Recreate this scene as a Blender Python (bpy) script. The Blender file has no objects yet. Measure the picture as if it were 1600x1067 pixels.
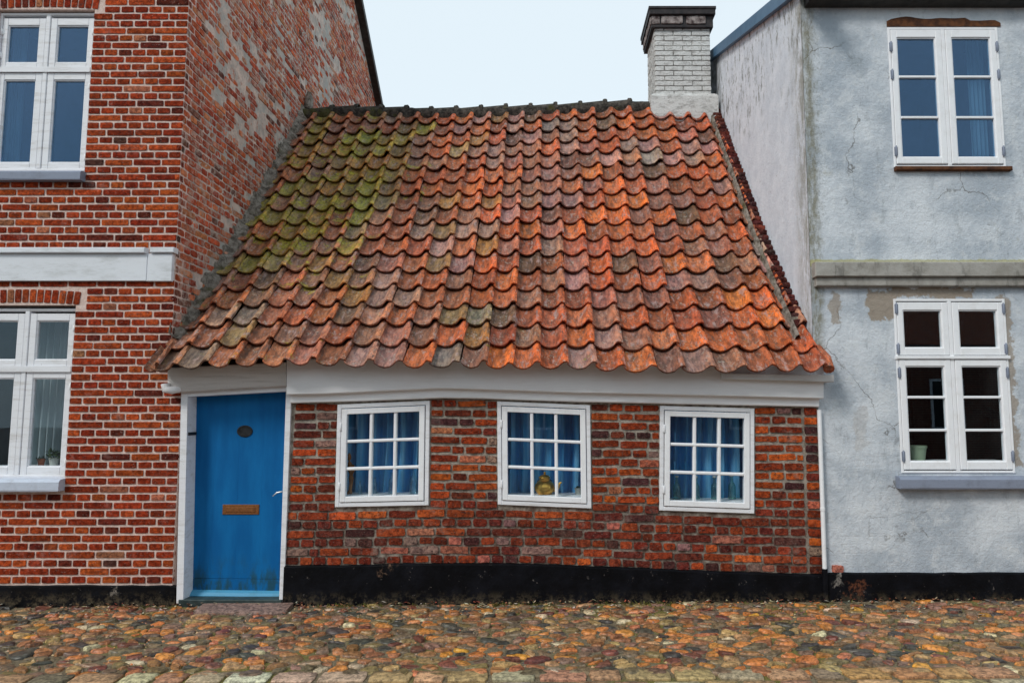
import bpy, math, random
import numpy as np
from mathutils import Vector, Matrix, noise as mn
from mathutils.geometry import tessellate_polygon

random.seed(7)
C = bpy.context.scene.collection
S = bpy.context.scene
rad = math.radians

# ------------------------------------------------------------------ camera
F, CX, CY, TH, D, H = 1100.0, 850.0, 533.5, rad(5.5), 6.0, 1.6
cam = bpy.data.cameras.new('camera')
cam.sensor_width = 36.0
cam.lens = F / 1600 * 36
cam.shift_x = (800 - CX) / 1600
cam.clip_start = 0.05
cam.clip_end = 500
co = bpy.data.objects.new('camera', cam)
co.location = (0, -D, H)
co.rotation_euler = (rad(90) + TH, 0, 0)
C.objects.link(co)
S.camera = co

# ------------------------------------------------------------------ sky, sun, exposure
w = bpy.data.worlds.new('World'); S.world = w; w.use_nodes = True
nt = w.node_tree; nt.nodes.clear()
out = nt.nodes.new('ShaderNodeOutputWorld'); bg = nt.nodes.new('ShaderNodeBackground')
sky = nt.nodes.new('ShaderNodeTexSky'); sky.sky_type = 'NISHITA'; sky.sun_disc = False
SUN_EL, SUN_AZ = rad(42), rad(225)          # behind the camera, a little to the left
sky.sun_elevation = SUN_EL; sky.sun_rotation = SUN_AZ
tc = nt.nodes.new('ShaderNodeTexCoord'); nz = nt.nodes.new('ShaderNodeTexNoise')
nz.inputs['Scale'].default_value = 1.6; nz.inputs['Detail'].default_value = 5
nt.links.new(tc.outputs['Generated'], nz.inputs['Vector'])
rp = nt.nodes.new('ShaderNodeValToRGB')
rp.color_ramp.elements[0].position = .40; rp.color_ramp.elements[0].color = (4.0, 5.6, 6.2, 1)
rp.color_ramp.elements[1].position = .6; rp.color_ramp.elements[1].color = (6.9, 7.8, 8.3, 1)
nt.links.new(nz.outputs['Fac'], rp.inputs['Fac'])
mx = nt.nodes.new('ShaderNodeMixRGB'); mx.inputs['Fac'].default_value = .86
nt.links.new(sky.outputs[0], mx.inputs[1]); nt.links.new(rp.outputs[0], mx.inputs[2])
nt.links.new(mx.outputs[0], bg.inputs['Color']); bg.inputs['Strength'].default_value = .1
nt.links.new(bg.outputs[0], out.inputs[0])

sl = bpy.data.lights.new('sun', 'SUN'); sl.energy = 1.5; sl.angle = rad(14); sl.color = (1, .96, .9)
so = bpy.data.objects.new('sun', sl); C.objects.link(so)
# direction the light comes from
sd = Vector((-.707 * math.cos(SUN_EL), -.707 * math.cos(SUN_EL), math.sin(SUN_EL)))
so.rotation_euler = sd.to_track_quat('Z', 'Y').to_euler(); so.location = (-3, -10, 12)

vs = S.view_settings
S.display_settings.display_device = 'sRGB'
vs.view_transform = 'Standard'; vs.look = 'None'; vs.gamma = 1; vs.use_curve_mapping = False
vs.exposure = 0.36
S.render.engine = 'CYCLES'
S.cycles.max_bounces = 6; S.cycles.transparent_max_bounces = 16
S.cycles.use_denoising = True

# ------------------------------------------------------------------ survey helpers: where a sighted point lies on a given wall plane
def ray(px, py):
    x = (px - CX) / F; y = (CY - py) / F
    return x, math.cos(TH) - y * math.sin(TH), math.sin(TH) + y * math.cos(TH)
def PY(px, py, Y=0.0):
    r = ray(px, py); t = (Y + D) / r[1]; return Vector((r[0] * t, Y, H + r[2] * t))
def PX(px, py, X):
    r = ray(px, py); t = X / r[0]; return Vector((X, -D + r[1] * t, H + r[2] * t))
def lerp(a, b, t): return a + (b - a) * t
def interp(x, pts): return float(np.interp(x, [p[0] for p in pts], [p[1] for p in pts]))
def inview(p, m=40):
    d = Vector(p) - Vector((0, -D, H)); c, s = math.cos(TH), math.sin(TH)
    z = d.y * c + d.z * s; y = -d.y * s + d.z * c
    if z < .1: return False
    u = CX + F * d.x / z; v = CY - F * y / z
    return -m < u < 1600 + m and -m < v < 1067 + m
def camdist(p): return (Vector(p) - Vector((0, -D, H))).length

# ------------------------------------------------------------------ objects
W = {}
def reg(o, parent, mat):
    W[o.name] = mat
    if parent is not None:
        o.parent = parent; o.matrix_parent_inverse = W[parent.name].inverted()
def props(o, label=None, cat=None, group=None, kind=None):
    if label: o['label'] = label
    if cat: o['category'] = cat
    if group: o['group'] = group
    if kind: o['kind'] = kind
    return o
def empty(name, loc, label, cat, group=None, rz=0):
    o = bpy.data.objects.new(name, None); o.empty_display_size = .1
    o.location = loc; o.rotation_euler = (0, 0, rz); C.objects.link(o)
    reg(o, None, Matrix.Translation(loc) @ Matrix.Rotation(rz, 4, 'Z'))
    return props(o, label, cat, group)
def mesh(name, v, f, mat, smooth=False, tint=None):
    me = bpy.data.meshes.new(name)
    me.from_pydata([tuple(p) for p in v], [], [tuple(q) for q in f])
    if mat: me.materials.append(mat)
    a = me.color_attributes.new('tint', 'FLOAT_COLOR', 'POINT')
    n = len(me.vertices)
    if tint is None: arr = np.ones(n * 4, dtype=np.float32)
    else:
        arr = np.ones((n, 4), dtype=np.float32); arr[:, :3] = tint; arr = arr.ravel()
    a.data.foreach_set('color', arr)
    if smooth: me.polygons.foreach_set('use_smooth', [True] * len(me.polygons))
    me.update()
    if smooth: me.set_sharp_from_angle(angle=rad(48))
    return me
def add(name, v, f, mat, parent=None, smooth=False, tint=None, center=True, color=None, local=False):
    """one mesh object from world coordinates; its origin goes to the middle of its own bounds"""
    v = [Vector(p) for p in v]
    if center and v and not local:
        c = Vector([(min(p[i] for p in v) + max(p[i] for p in v)) / 2 for i in range(3)])
        v = [p - c for p in v]
    else: c = Vector((0, 0, 0))
    o = bpy.data.objects.new(name, mesh(name, v, f, mat, smooth, tint)); C.objects.link(o)
    o.location = c
    if color: o.color = (*color, 1)
    if local:
        o.parent = parent; W[o.name] = W[parent.name].copy()
    else: reg(o, parent, Matrix.Translation(c))
    return o
def inst(name, me, M, parent, color):
    o = bpy.data.objects.new(name, me); C.objects.link(o)
    o.matrix_basis = M; o.color = (*color, 1); reg(o, parent, M); return o

class MB:
    def __init__(s): s.v = []; s.f = []; s.t = []
    def add(s, v, f, t=(1, 1, 1)):
        n = len(s.v); s.v += [Vector(p) for p in v]; s.f += [tuple(i + n for i in q) for q in f]; s.t += [t] * len(v)
    def box(s, x0, x1, y0, y1, z0, z1, c=0.0):
        """box whose front (-Y) edges are chamfered by c"""
        fr = [(x0 + c, y0, z0 + c), (x1 - c, y0, z0 + c), (x1 - c, y0, z1 - c), (x0 + c, y0, z1 - c)]
        md = [(x0, y0 + c, z0), (x1, y0 + c, z0), (x1, y0 + c, z1), (x0, y0 + c, z1)]
        bk = [(x0, y1, z0), (x1, y1, z0), (x1, y1, z1), (x0, y1, z1)]
        if c: s.loops([fr, md, bk])
        else: s.loops([md, bk])
    def loops(s, L, close=True, cap=(True, True)):
        n = len(L[0]); base = len(s.v)
        for l in L: s.v += [Vector(p) for p in l]; s.t += [(1, 1, 1)] * n
        for k in range(len(L) - 1):
            for i in range(n if close else n - 1):
                a = base + k * n + i; b = base + k * n + (i + 1) % n
                s.f.append((a, a + n, b + n, b))
        if cap[0]: s.f.append(tuple(base + i for i in range(n)))
        if cap[1]: s.f.append(tuple(base + (len(L) - 1) * n + i for i in reversed(range(n))))
    def quadbar(s, q, y0, y1, c=.004):
        """bar with a front outline q (4 XZ points, anticlockwise from lower left) between depths y0 (front) and y1"""
        cx = sum(p[0] for p in q) / 4; cz = sum(p[1] for p in q) / 4
        def ins(p):
            return (p[0] + (c if p[0] < cx else -c), p[1] + (c if p[1] < cz else -c))
        fr = [(ins(p)[0], y0, ins(p)[1]) for p in q]
        s.loops([fr, [(p[0], y0 + c, p[1]) for p in q], [(p[0], y1, p[1]) for p in q]])
    def lathe(s, prof, n=16, c=(0, 0, 0), t=(1, 1, 1)):
        L = [[(c[0] + r * math.cos(2 * math.pi * i / n), c[1] + r * math.sin(2 * math.pi * i / n), c[2] + z) for i in range(n)] for r, z in prof]
        s.loops([l[::-1] for l in L])
    def tube(s, pts, r, n=8):
        L = []
        for k, p in enumerate(pts):
            a = Vector(pts[max(k - 1, 0)]); b = Vector(pts[min(k + 1, len(pts) - 1)]); d = (b - a).normalized()
            u = d.orthogonal().normalized(); q = d.cross(u)
            rr = r[k] if isinstance(r, (list, tuple)) else r
            if k and L:
                pass
            ref = Vector((0, 1, .13)) if abs(d.y) < .9 else Vector((1, 0, .1))
            u = (ref - d * ref.dot(d)).normalized(); q = d.cross(u)
            L.append([Vector(p) + (u * math.cos(2 * math.pi * i / n) + q * math.sin(2 * math.pi * i / n)) * rr for i in range(n)])
        s.loops(L)
    def obj(s, name, mat, parent=None, smooth=False, **k):
        return add(name, s.v, s.f, mat, parent, smooth, tint=np.array(s.t, dtype=np.float32) if s.t else None, **k)

# ------------------------------------------------------------------ materials
class NG:
    def __init__(s, name):
        s.m = bpy.data.materials.new(name); s.m.use_nodes = True; s.t = s.m.node_tree; s.t.nodes.clear()
        s.out = s.n('ShaderNodeOutputMaterial'); s.pos = s.n('ShaderNodeNewGeometry').outputs['Position']
        s.sep = None
    def n(s, t): return s.t.nodes.new(t)
    def L(s, a, b): s.t.links.new(a, b)
    def put(s, sock, v):
        if hasattr(v, 'is_linked') or isinstance(v, bpy.types.NodeSocket): s.L(v, sock)
        elif isinstance(v, (tuple, list)): sock.default_value = (*v, 1) if len(v) == 3 and len(sock.default_value) == 4 else v
        else: sock.default_value = v
    def mapv(s, scale, off=(0, 0, 0), rot=(0, 0, 0), src=None):
        m = s.n('ShaderNodeMapping'); m.inputs['Scale'].default_value = scale; m.inputs['Location'].default_value = off
        m.inputs['Rotation'].default_value = rot; s.L(src or s.pos, m.inputs[0]); return m.outputs[0]
    def noise(s, sc, det=4, ro=.55, vec=None, dist=0):
        q = s.n('ShaderNodeTexNoise'); q.inputs['Scale'].default_value = sc; q.inputs['Detail'].default_value = det
        q.inputs['Roughness'].default_value = ro; q.inputs['Distortion'].default_value = dist
        s.L(vec or s.pos, q.inputs['Vector']); return q.outputs['Fac']
    def voro(s, sc, vec=None, feat='F1', rnd=1):
        q = s.n('ShaderNodeTexVoronoi'); q.feature = feat; q.inputs['Scale'].default_value = sc
        q.inputs['Randomness'].default_value = rnd
        s.L(vec or s.pos, q.inputs['Vector']); return q.outputs['Distance']
    def ramp(s, v, a, b, ca=0.0, cb=1.0):
        """smooth map of v from a..b to ca..cb (numbers or colours)"""
        r = s.n('ShaderNodeMapRange'); r.interpolation_type = 'SMOOTHSTEP'; s.L(v, r.inputs[0])
        r.inputs[1].default_value = a; r.inputs[2].default_value = b
        if isinstance(ca, (int, float)):
            r.inputs[3].default_value = ca; r.inputs[4].default_value = cb; return r.outputs[0]
        return s.mix(r.outputs[0], ca, cb)
    def mix(s, f, a, b, mode='MIX'):
        m = s.n('ShaderNodeMix'); m.data_type = 'RGBA'; m.blend_type = mode; m.clamp_factor = True
        s.put(m.inputs[0], f); s.put(m.inputs[6], a); s.put(m.inputs[7], b); return m.outputs[2]
    def math(s, op, a, b=0.0, c=None):
        m = s.n('ShaderNodeMath'); m.operation = op; s.put(m.inputs[0], a); s.put(m.inputs[1], b)
        if c is not None: s.put(m.inputs[2], c)
        return m.outputs[0]
    def xyz(s, i):
        if s.sep is None:
            s.sep = s.n('ShaderNodeSeparateXYZ'); s.L(s.pos, s.sep.inputs[0])
        return s.sep.outputs[i]
    def boxm(s, x0, x1, z0, z1, soft=.04, wob=.1, sc=9):
        """soft, ragged patch on a wall between x0..x1 and z0..z1"""
        nzv = s.math('MULTIPLY', s.math('SUBTRACT', s.noise(sc, 5, .65), .5), wob * 2)
        x = s.math('ADD', s.xyz(0), nzv); z = s.math('ADD', s.xyz(2), nzv)
        a = s.ramp(x, x0 - soft, x0 + soft); b = s.ramp(x, x1 - soft, x1 + soft, 1., 0.)
        c = s.ramp(z, z0 - soft, z0 + soft); d = s.ramp(z, z1 - soft, z1 + soft, 1., 0.)
        return s.math('MULTIPLY', s.math('MULTIPLY', a, b), s.math('MULTIPLY', c, d))
    def tint(s):
        o = s.n('ShaderNodeObjectInfo').outputs['Color']; a = s.n('ShaderNodeAttribute'); a.attribute_name = 'tint'
        return s.mix(1.0, o, a.outputs['Color'], 'MULTIPLY')
    def bump(s, h, st, d=.01, prev=None):
        b = s.n('ShaderNodeBump'); b.inputs['Strength'].default_value = st; b.inputs['Distance'].default_value = d
        s.L(h, b.inputs['Height'])
        if prev is not None: s.L(prev, b.inputs['Normal'])
        return b.outputs[0]
    def fin(s, col, ro=.8, nor=None, spec=.3, **k):
        p = s.n('ShaderNodeBsdfPrincipled'); s.put(p.inputs['Base Color'], col); s.put(p.inputs['Roughness'], ro)
        s.put(p.inputs['Specular IOR Level'], spec)
        for kk, vv in k.items(): s.put(p.inputs[kk.replace('_', ' ')], vv)
        if nor is not None: s.L(nor, p.inputs['Normal'])
        s.L(p.outputs[0], s.out.inputs[0]); return s.m

def M_brick(name, worn, mortar):
    g = NG(name); c = g.tint()
    v = g.noise(26, 6, .75); c = g.mix(1., c, g.ramp(v, .36, .64, (.5, .46, .48), (1.5, 1.5, 1.35)), 'MULTIPLY')
    c = g.mix(g.ramp(g.noise(30, 5, .75, vec=g.mapv((1, 1, 1.6), (5, 2, 1))), .54, .64, 0., .85 * worn), c, (.035, .02, .02))
    c = g.mix(g.ramp(g.noise(75, 3, .7), .60, .70, 0., .22 + .4 * worn), c, mortar)
    c = g.mix(g.ramp(g.noise(4, 6, .75), .55, .72, 0., .6 * worn), c, mortar)
    h = g.math('ADD', g.noise(60, 6, .75), g.math('MULTIPLY', g.voro(130), .5))
    return g.fin(c, .85, g.bump(h, .8, .006 * (1 + worn)), .06)
BRICK_A = M_brick('red_brick', .45, (.55, .38, .33))
BRICK_B = M_brick('old_brick', 1.0, (.30, .24, .20))
def M_mortar(name, c1, c2, sc=30):
    g = NG(name); c = g.ramp(g.noise(sc, 5, .7), .3, .7, c1, c2)
    return g.fin(c, .9, g.bump(g.noise(120, 5, .8), .7, .006), .05)
MORTAR_A = M_mortar('pink_mortar', (.60, .43, .37), (.82, .66, .59))
def M_mortb():
    g = NG('grey_mortar'); c = g.ramp(g.noise(18, 6, .75), .32, .68, (.19, .155, .125), (.50, .44, .37))
    low = g.ramp(g.math('ADD', g.xyz(2), g.math('MULTIPLY', g.noise(2.2, 5, .7), .7)), 1.0, 1.5, 1., 0.)
    c = g.mix(g.math('MULTIPLY', low, .8), c, g.ramp(g.noise(9, 6, .75), .4, .62, (.10, .06, .045), (.30, .26, .22)))
    return g.fin(c, .9, g.bump(g.noise(70, 6, .8), .9, .01), .05)
MORTAR_B = M_mortb()
def side_mortar():
    g = NG('smeared_mortar')
    c = g.ramp(g.noise(7, 6, .7), .3, .7, (.44, .39, .35), (.84, .66, .56))
    c = g.mix(g.ramp(g.noise(2.2, 5, .65, dist=.6), .47, .6, 0., .75), c, (.46, .46, .43))
    c = g.mix(g.ramp(g.noise(11, 5, .7), .56, .66, 0., .6), c, (.5, .15, .07))
    c = g.mix(g.ramp(g.noise(26, 5, .7), .6, .72, 0., .6), c, (.09, .08, .07))
    return g.fin(c, .92, g.bump(g.noise(22, 7, .75), .8, .02), .15)
MORTAR_S = side_mortar()
def side_brick():
    g = NG('gable_brick'); c = g.tint()
    c = g.mix(1., c, g.ramp(g.noise(16, 5, .65), .3, .72, (.6, .55, .55), (1.3, 1.3, 1.2)), 'MULTIPLY')
    c = g.mix(g.ramp(g.noise(9, 6, .75, dist=.5), .47, .62, 0., .7), c, (.60, .47, .39))
    c = g.mix(g.ramp(g.noise(60, 4, .7), .58, .7, 0., .6), c, (.5, .42, .37))
    return g.fin(c, .88, g.bump(g.noise(45, 6, .75), 1., .02), .2)
BRICK_S = side_brick()

def M_tile():
    g = NG('clay_pantile'); c = g.tint()
    rot = g.n('ShaderNodeVectorRotate'); rot.rotation_type = 'X_AXIS'; rot.inputs['Angle'].default_value = rad(-49); g.L(g.pos, rot.inputs['Vector'])
    run = lambda off: g.mapv((1, .32, .6), off, src=rot.outputs[0])      # streaks run down the slope
    c = g.mix(1., c, g.ramp(g.noise(24, 6, .75, vec=run((0, 0, 0))), .35, .66, (.48, .46, .5), (1.5, 1.35, 1.2)), 'MULTIPLY')
    c = g.mix(g.ramp(g.noise(17, 6, .7, vec=run((9, 3, 5))), .52, .66, 0., .65), c, (.13, .08, .06))     # weathered bloom
    c = g.mix(g.ramp(g.noise(22, 5, .7, vec=run((3, 8, 1))), .53, .66, 0., .7), c, (.44, .30, .28))
    c = g.mix(g.ramp(g.noise(40, 6, .8, vec=run((1, 1, 7))), .56, .64, 0., .85), c, (.055, .04, .036))
    # moss: heavy at the upper left, thin elsewhere
    x = g.math('ADD', g.xyz(0), 2.55); z = g.math('SUBTRACT', g.xyz(2), 4.05)
    d = g.math('SQRT', g.math('ADD', g.math('MULTIPLY', x, x), g.math('MULTIPLY', g.math('MULTIPLY', z, z), .55)))
    big = g.math('ADD', g.ramp(d, .1, 1.7, .15, 0.), g.math('MULTIPLY', g.math('SUBTRACT', g.noise(2.1, 3, .5, vec=g.mapv((1, 1, 1.4), (3, 1, 2))), .5), g.ramp(g.xyz(0), -3.2, 0., .42, .1)))
    lw = g.math('MULTIPLY', g.ramp(g.xyz(2), 1.9, 2.35, .03, 0.), 1.0)
    rt = g.ramp(g.xyz(0), -3.3, 1.5, .03, 0.)
    k = g.math('ADD', g.noise(5.0, 7, .75, dist=.6), g.math('ADD', big, g.math('ADD', lw, rt)))
    moss = g.ramp(g.noise(34, 5, .75), .35, .65, (.12, .10, .02), (.56, .48, .04))
    c = g.mix(g.ramp(k, .65, .75, 0., .8), c, moss)
    # lichen flecks
    lich = g.math('MULTIPLY', g.ramp(g.noise(40, 5, .85), .56, .61), g.ramp(g.noise(6, 5, .7), .42, .56))
    c = g.mix(g.math('MULTIPLY', lich, .8), c, (.5, .48, .40))
    lich2 = g.math('MULTIPLY', g.ramp(g.noise(14, 6, .8, vec=g.mapv((1, 1, 1), (7, 1, 4))), .66, .70), g.ramp(g.noise(2.3, 4), .48, .58))
    c = g.mix(g.math('MULTIPLY', lich2, .65), c, (.46, .48, .38))
    h = g.math('ADD', g.noise(55, 6, .75), g.math('MULTIPLY', g.noise(160, 3, .7), .6))
    return g.fin(c, g.ramp(g.noise(20, 3), .3, .7, .4, .8), g.bump(h, .8, .009), .24)
TILE = M_tile()
def M_simple(name, c1, c2, sc=20, ro=.7, bs=.3, bd=.004, spec=.3, bsc=None, **k):
    g = NG(name); c = g.ramp(g.noise(sc, 5, .65), .3, .7, c1, c2)
    return g.fin(c, ro, g.bump(g.noise(bsc or sc * 3, 5, .7), bs, bd), spec, **k)
def M_paint(name, base, dirt, amt=.5, ro=.5, stretch=(1, 1, 1)):
    g = NG(name)
    v = g.mapv(stretch)
    c = g.mix(g.ramp(g.noise(9, 6, .7, vec=v), .45, .8, 0., amt), base, dirt)
    c = g.mix(g.ramp(g.noise(70, 4, .7), .64, .72, 0., amt), c, tuple(x * .5 for x in dirt))
    return g.fin(c, ro, g.bump(g.noise(60, 5, .7, vec=v), .35, .004), .4)
WHITE = M_paint('white_paint', (.88, .88, .90), (.58, .54, .50), .35, .45)
OLDWHITE = M_paint('weathered_white_paint', (.82, .82, .85), (.42, .38, .33), .6, .6, (.35, 1, 2.5))
BEAM = M_paint('white_beam', (.90, .89, .90), (.58, .53, .48), .3, .6, (.3, 1, 3))
GREYBEAM = M_paint('greyed_beam', (.66, .63, .61), (.32, .28, .25), .75, .7, (.25, 1, 4))
SILLW = M_paint('grey_sill', (.24, .27, .35), (.12, .12, .14), .6, .6)
SILLP = M_paint('pale_sill', (.55, .60, .70), (.3, .3, .33), .6, .6)
BAND = M_paint('white_band', (.74, .76, .80), (.38, .38, .36), .6, .6, (.4, 1, 1.5))
def M_black():
    g = NG('tarred_plinth')
    c = g.ramp(g.noise(5, 5, .7), .35, .75, (.0015, .0015, .0025), (.006, .0065, .010))
    c = g.mix(g.ramp(g.noise(16, 6, .75), .64, .68, 0., .8), c, (.15, .13, .12))
    for (a, b, q, t, cc) in ((1322, 1346, 905, 936, (.17, .06, .03)), (1300, 1312, 898, 916, (.3, .27, .24)), (178, 190, 916, 926, (.3, .26, .22)), (596, 612, 884, 892, (.2, .12, .08))):
        p0 = PY(a, q); p1 = PY(b, t)
        c = g.mix(g.math('MULTIPLY', g.math('MULTIPLY', g.boxm(p0.x, p1.x, p1.z, p0.z, .02, .2, 13), g.ramp(g.noise(30, 5, .8), .42, .56)), .7), c, cc)
    c = g.mix(g.math('MULTIPLY', g.ramp(g.xyz(2), .0, .13, 1., 0.), g.ramp(g.noise(14, 6, .8), .44, .62)), c, (.09, .07, .045))
    return g.fin(c, .6, g.bump(g.noise(22, 6, .7), .6, .01), .12)
BLACK = M_black()
def M_door():
    g = NG('blue_door_paint')
    c = g.ramp(g.noise(3, 5, .6, vec=g.mapv((2.5, 1, .5))), .3, .7, (.003, .105, .31), (.006, .15, .40))
    low = g.ramp(g.xyz(2), .12, .42, 1., 0.)
    s = g.math('MULTIPLY', low, g.ramp(g.noise(6, 6, .7, vec=g.mapv((2.2, 1, .8))), .44, .62))
    c = g.mix(g.math('MULTIPLY', s, .85), c, (.02, .07, .085))
    c = g.mix(g.ramp(g.noise(24, 6, .8, vec=g.mapv((1, 1, .5))), .62, .7, 0., .35), c, (.03, .22, .42))
    return g.fin(c, .5, g.bump(g.noise(18, 5, .7, vec=g.mapv((4, 1, .5))), .25, .004), .15)
DOOR = M_door()
RAIL = M_paint('pale_blue_rail', (.07, .30, .48), (.05, .16, .2), .6, .5)
BRASS = M_simple('old_brass', (.20, .07, .02), (.32, .13, .04), 60, .5, .3, .002, .5, Metallic=.5)
GOLD = M_simple('polished_brass', (.72, .36, .06), (.82, .46, .09), 10, .28, .03, .001, .5, Metallic=.8)
STEEL = M_simple('steel', (.45, .45, .45), (.6, .6, .6), 40, .35, .1, .001, .5, Metallic=.9)
IRON = M_simple('black_iron', (.012, .012, .014), (.03, .03, .03), 40, .5)
DARKWOOD = M_simple('dark_board', (.02, .018, .017), (.05, .045, .04), 14, .6)
RUST = M_simple('rust_brick', (.03, .012, .008), (.16, .06, .022), 12, .85, .6, .01)
ZINC = M_simple('blue_zinc', (.05, .12, .22), (.08, .17, .28), 4, .45, .15, .004, .5)
CAPM = M_simple('dark_cap', (.015, .014, .016), (.045, .035, .035), 14, .6, .5)
CHIM = None
def M_chim():
    g = NG('whitewashed_brick')
    c = g.mix(g.ramp(g.noise(13, 6, .75, vec=g.mapv((.7, .7, 1.6))), .46, .66, 0., .6), (.76, .75, .73), (.24, .22, .20))
    c = g.mix(g.ramp(g.noise(38, 5, .75), .58, .68, 0., .75), c, (.07, .06, .055))
    c = g.mix(g.ramp(g.xyz(2), 6.35, 6.9, 0., .35), c, (.16, .15, .16))
    return g.fin(c, .85, g.bump(g.noise(45, 6, .75), 1., .02), .2)
CHIM = M_chim()
CORB = M_simple('sooty_brick', (.05, .03, .03), (.42, .36, .34), 11, .9, .9, .02)
def M_plaster():
    g = NG('blue_grey_render')
    c = g.ramp(g.noise(1.7, 6, .62), .36, .66, (.42, .465, .52), (.70, .73, .77))
    c = g.mix(g.ramp(g.noise(5, 7, .75), .5, .62, 0., .55), c, (.70, .72, .74))
    c = g.mix(g.ramp(g.noise(9, 7, .8, vec=g.mapv((1, 1, .35), (1, 5, 2))), .55, .66, 0., .45), c, (.29, .31, .33))
    c = g.mix(g.ramp(g.noise(4, 6, .75, vec=g.mapv((1.2, 1, .5), (4, 0, 2))), .55, .74, 0., .5), c, (.24, .27, .28))
    c = g.mix(g.ramp(g.noise(55, 5, .8), .62, .68, 0., .55), c, (.2, .19, .17))
    cr = g.n('ShaderNodeTexVoronoi'); cr.feature = 'DISTANCE_TO_EDGE'; cr.inputs['Scale'].default_value = 1.1
    wv = g.n('ShaderNodeVectorMath'); wv.operation = 'MULTIPLY_ADD'; nn_ = g.n('ShaderNodeTexNoise'); nn_.inputs['Scale'].default_value = 4; nn_.inputs['Detail'].default_value = 6; g.L(g.pos, nn_.inputs['Vector'])
    g.L(nn_.outputs['Color'], wv.inputs[0]); wv.inputs[1].default_value = (.35, .35, .35); g.L(g.pos, wv.inputs[2]); g.L(wv.outputs[0], cr.inputs['Vector'])
    c = g.mix(g.math('MULTIPLY', g.ramp(cr.outputs['Distance'], .002, .007, .7, 0.), g.ramp(g.noise(1.5, 3), .5, .6)), c, (.14, .13, .12))
    c = g.mix(g.ramp(g.math('ADD', g.noise(5, 5, .7, vec=g.mapv((1, 1, .8), (2, 1, 7))), g.ramp(g.xyz(2), 1.4, 4.5, 0., .03)), .64, .73, 0., .3), c, (.36, .34, .24))
    brown = (.30, .225, .15)
    for (a, b, q, t, s_) in ((1355, 1397, 452, 497, .8), (1300, 1312, 455, 506, .65), (1397, 1520, 447, 466, .8), (1566, 1577, 466, 735, .7), (1338, 1352, 640, 700, .22)):
        p0 = PY(a, t); p1 = PY(b, q)
        c = g.mix(g.math('MULTIPLY', g.boxm(p0.x, p1.x, p0.z, p1.z, .012, .17, 5), s_), c, brown)
    # green run down the corner
    m = g.boxm(2.2, 2.395, 2.0, 5.6, .045, .09, 12)
    c = g.mix(g.math('MULTIPLY', m, g.ramp(g.noise(9, 6, .75, vec=g.mapv((2, 2, .6))), .36, .6, .12, .8)), c, (.19, .17, .10))
    m = g.boxm(2.34, 2.46, 3.2, 5.0, .07, .14, 12)
    c = g.mix(g.math('MULTIPLY', m, g.ramp(g.noise(44, 7, .85, vec=g.mapv((1, 1, .7))), .5, .62, 0., .6)), c, (.15, .16, .13))
    zq = PY(1400, 408).z; m = g.boxm(2.3, 5.0, zq - .04, zq + .012, .008, .02, 14)
    c = g.mix(g.math('MULTIPLY', m, .7), c, (.42, .38, .12))
    h = g.math('ADD', g.noise(28, 7, .75), g.math('MULTIPLY', g.noise(7, 4, .6), 1.2))
    # brick shapes ghosting through the paint low down
    bt = g.n('ShaderNodeTexBrick'); bt.inputs['Scale'].default_value = 1; bt.inputs['Brick Width'].default_value = .25
    bt.inputs['Row Height'].default_value = .068; bt.inputs['Mortar Size'].default_value = .007; bt.inputs['Mortar Smooth'].default_value = 1
    g.L(g.mapv((1, 1, 1), (0, 0, 0), (rad(-90), 0, 0)), bt.inputs['Vector'])
    bm = g.math('MULTIPLY', bt.outputs['Fac'], g.math('MULTIPLY', g.ramp(g.xyz(2), 1.1, .6, 0., 1.), g.ramp(g.noise(2.5, 5, .7), .48, .66)))
    n1 = g.bump(h, .7, .012)
    return g.fin(c, .85, g.bump(bm, .18, -.008, n1), .1)
PLASTER = M_plaster()
def M_plaster_side():
    g = NG('rough_side_render')
    c = g.ramp(g.noise(5, 6, .7), .3, .7, (.68, .72, .79), (.84, .87, .93))
    v = g.mapv((1, .9, .35))
    streak = g.math('MULTIPLY', g.ramp(g.noise(13, 7, .8, vec=v), .5, .62), g.ramp(g.math('ADD', g.xyz(2), g.math('MULTIPLY', g.noise(2.4, 4), 2.6)), 5.7, 6.7, .0, 1.))
    c = g.mix(g.math('MULTIPLY', streak, .85), c, (.13, .125, .10))
    c = g.mix(g.ramp(g.noise(26, 7, .85), .60, .66, 0., .8), c, (.16, .15, .13))
    m = g.math('MULTIPLY', g.ramp(g.xyz(1), .02, .42, 1., 0.), g.ramp(g.noise(9, 6, .75, vec=g.mapv((1, 1.2, .5))), .36, .62))
    c = g.mix(g.math('MULTIPLY', m, .7), c, (.22, .20, .13))
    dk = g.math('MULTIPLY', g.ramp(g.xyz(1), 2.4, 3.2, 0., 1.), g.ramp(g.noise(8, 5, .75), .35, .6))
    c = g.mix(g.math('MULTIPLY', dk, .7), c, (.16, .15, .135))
    return g.fin(c, .85, g.bump(g.noise(20, 8, .8, vec=g.mapv((1, .8, .6))), .8, .015), .05)
PLASTER_S = M_plaster_side()
def M_cornice():
    g = NG('stone_cornice')
    c = g.ramp(g.noise(5, 6, .7), .3, .7, (.27, .25, .22), (.42, .40, .37))
    c = g.mix(g.ramp(g.noise(3.5, 6, .75, vec=g.mapv((1.6, 1, .5))), .52, .66, 0., .6), c, (.10, .095, .085))
    return g.fin(c, .85, g.bump(g.noise(40, 6, .7), .6, .008), .2)
CORN = M_cornice()
def M_fillet():
    g = NG('lime_fillet')
    c = g.ramp(g.noise(14, 6, .75), .32, .68, (.11, .085, .065), (.55, .47, .40))
    c = g.mix(g.ramp(g.voro(28), .1, .22, .6, 0.), c, (.45, .43, .36))
    c = g.mix(g.ramp(g.noise(5, 4), .55, .7, 0., .6), c, (.12, .11, .03))
    return g.fin(c, .95, g.bump(g.noise(24, 8, .8), 1., .05), .15)
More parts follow.
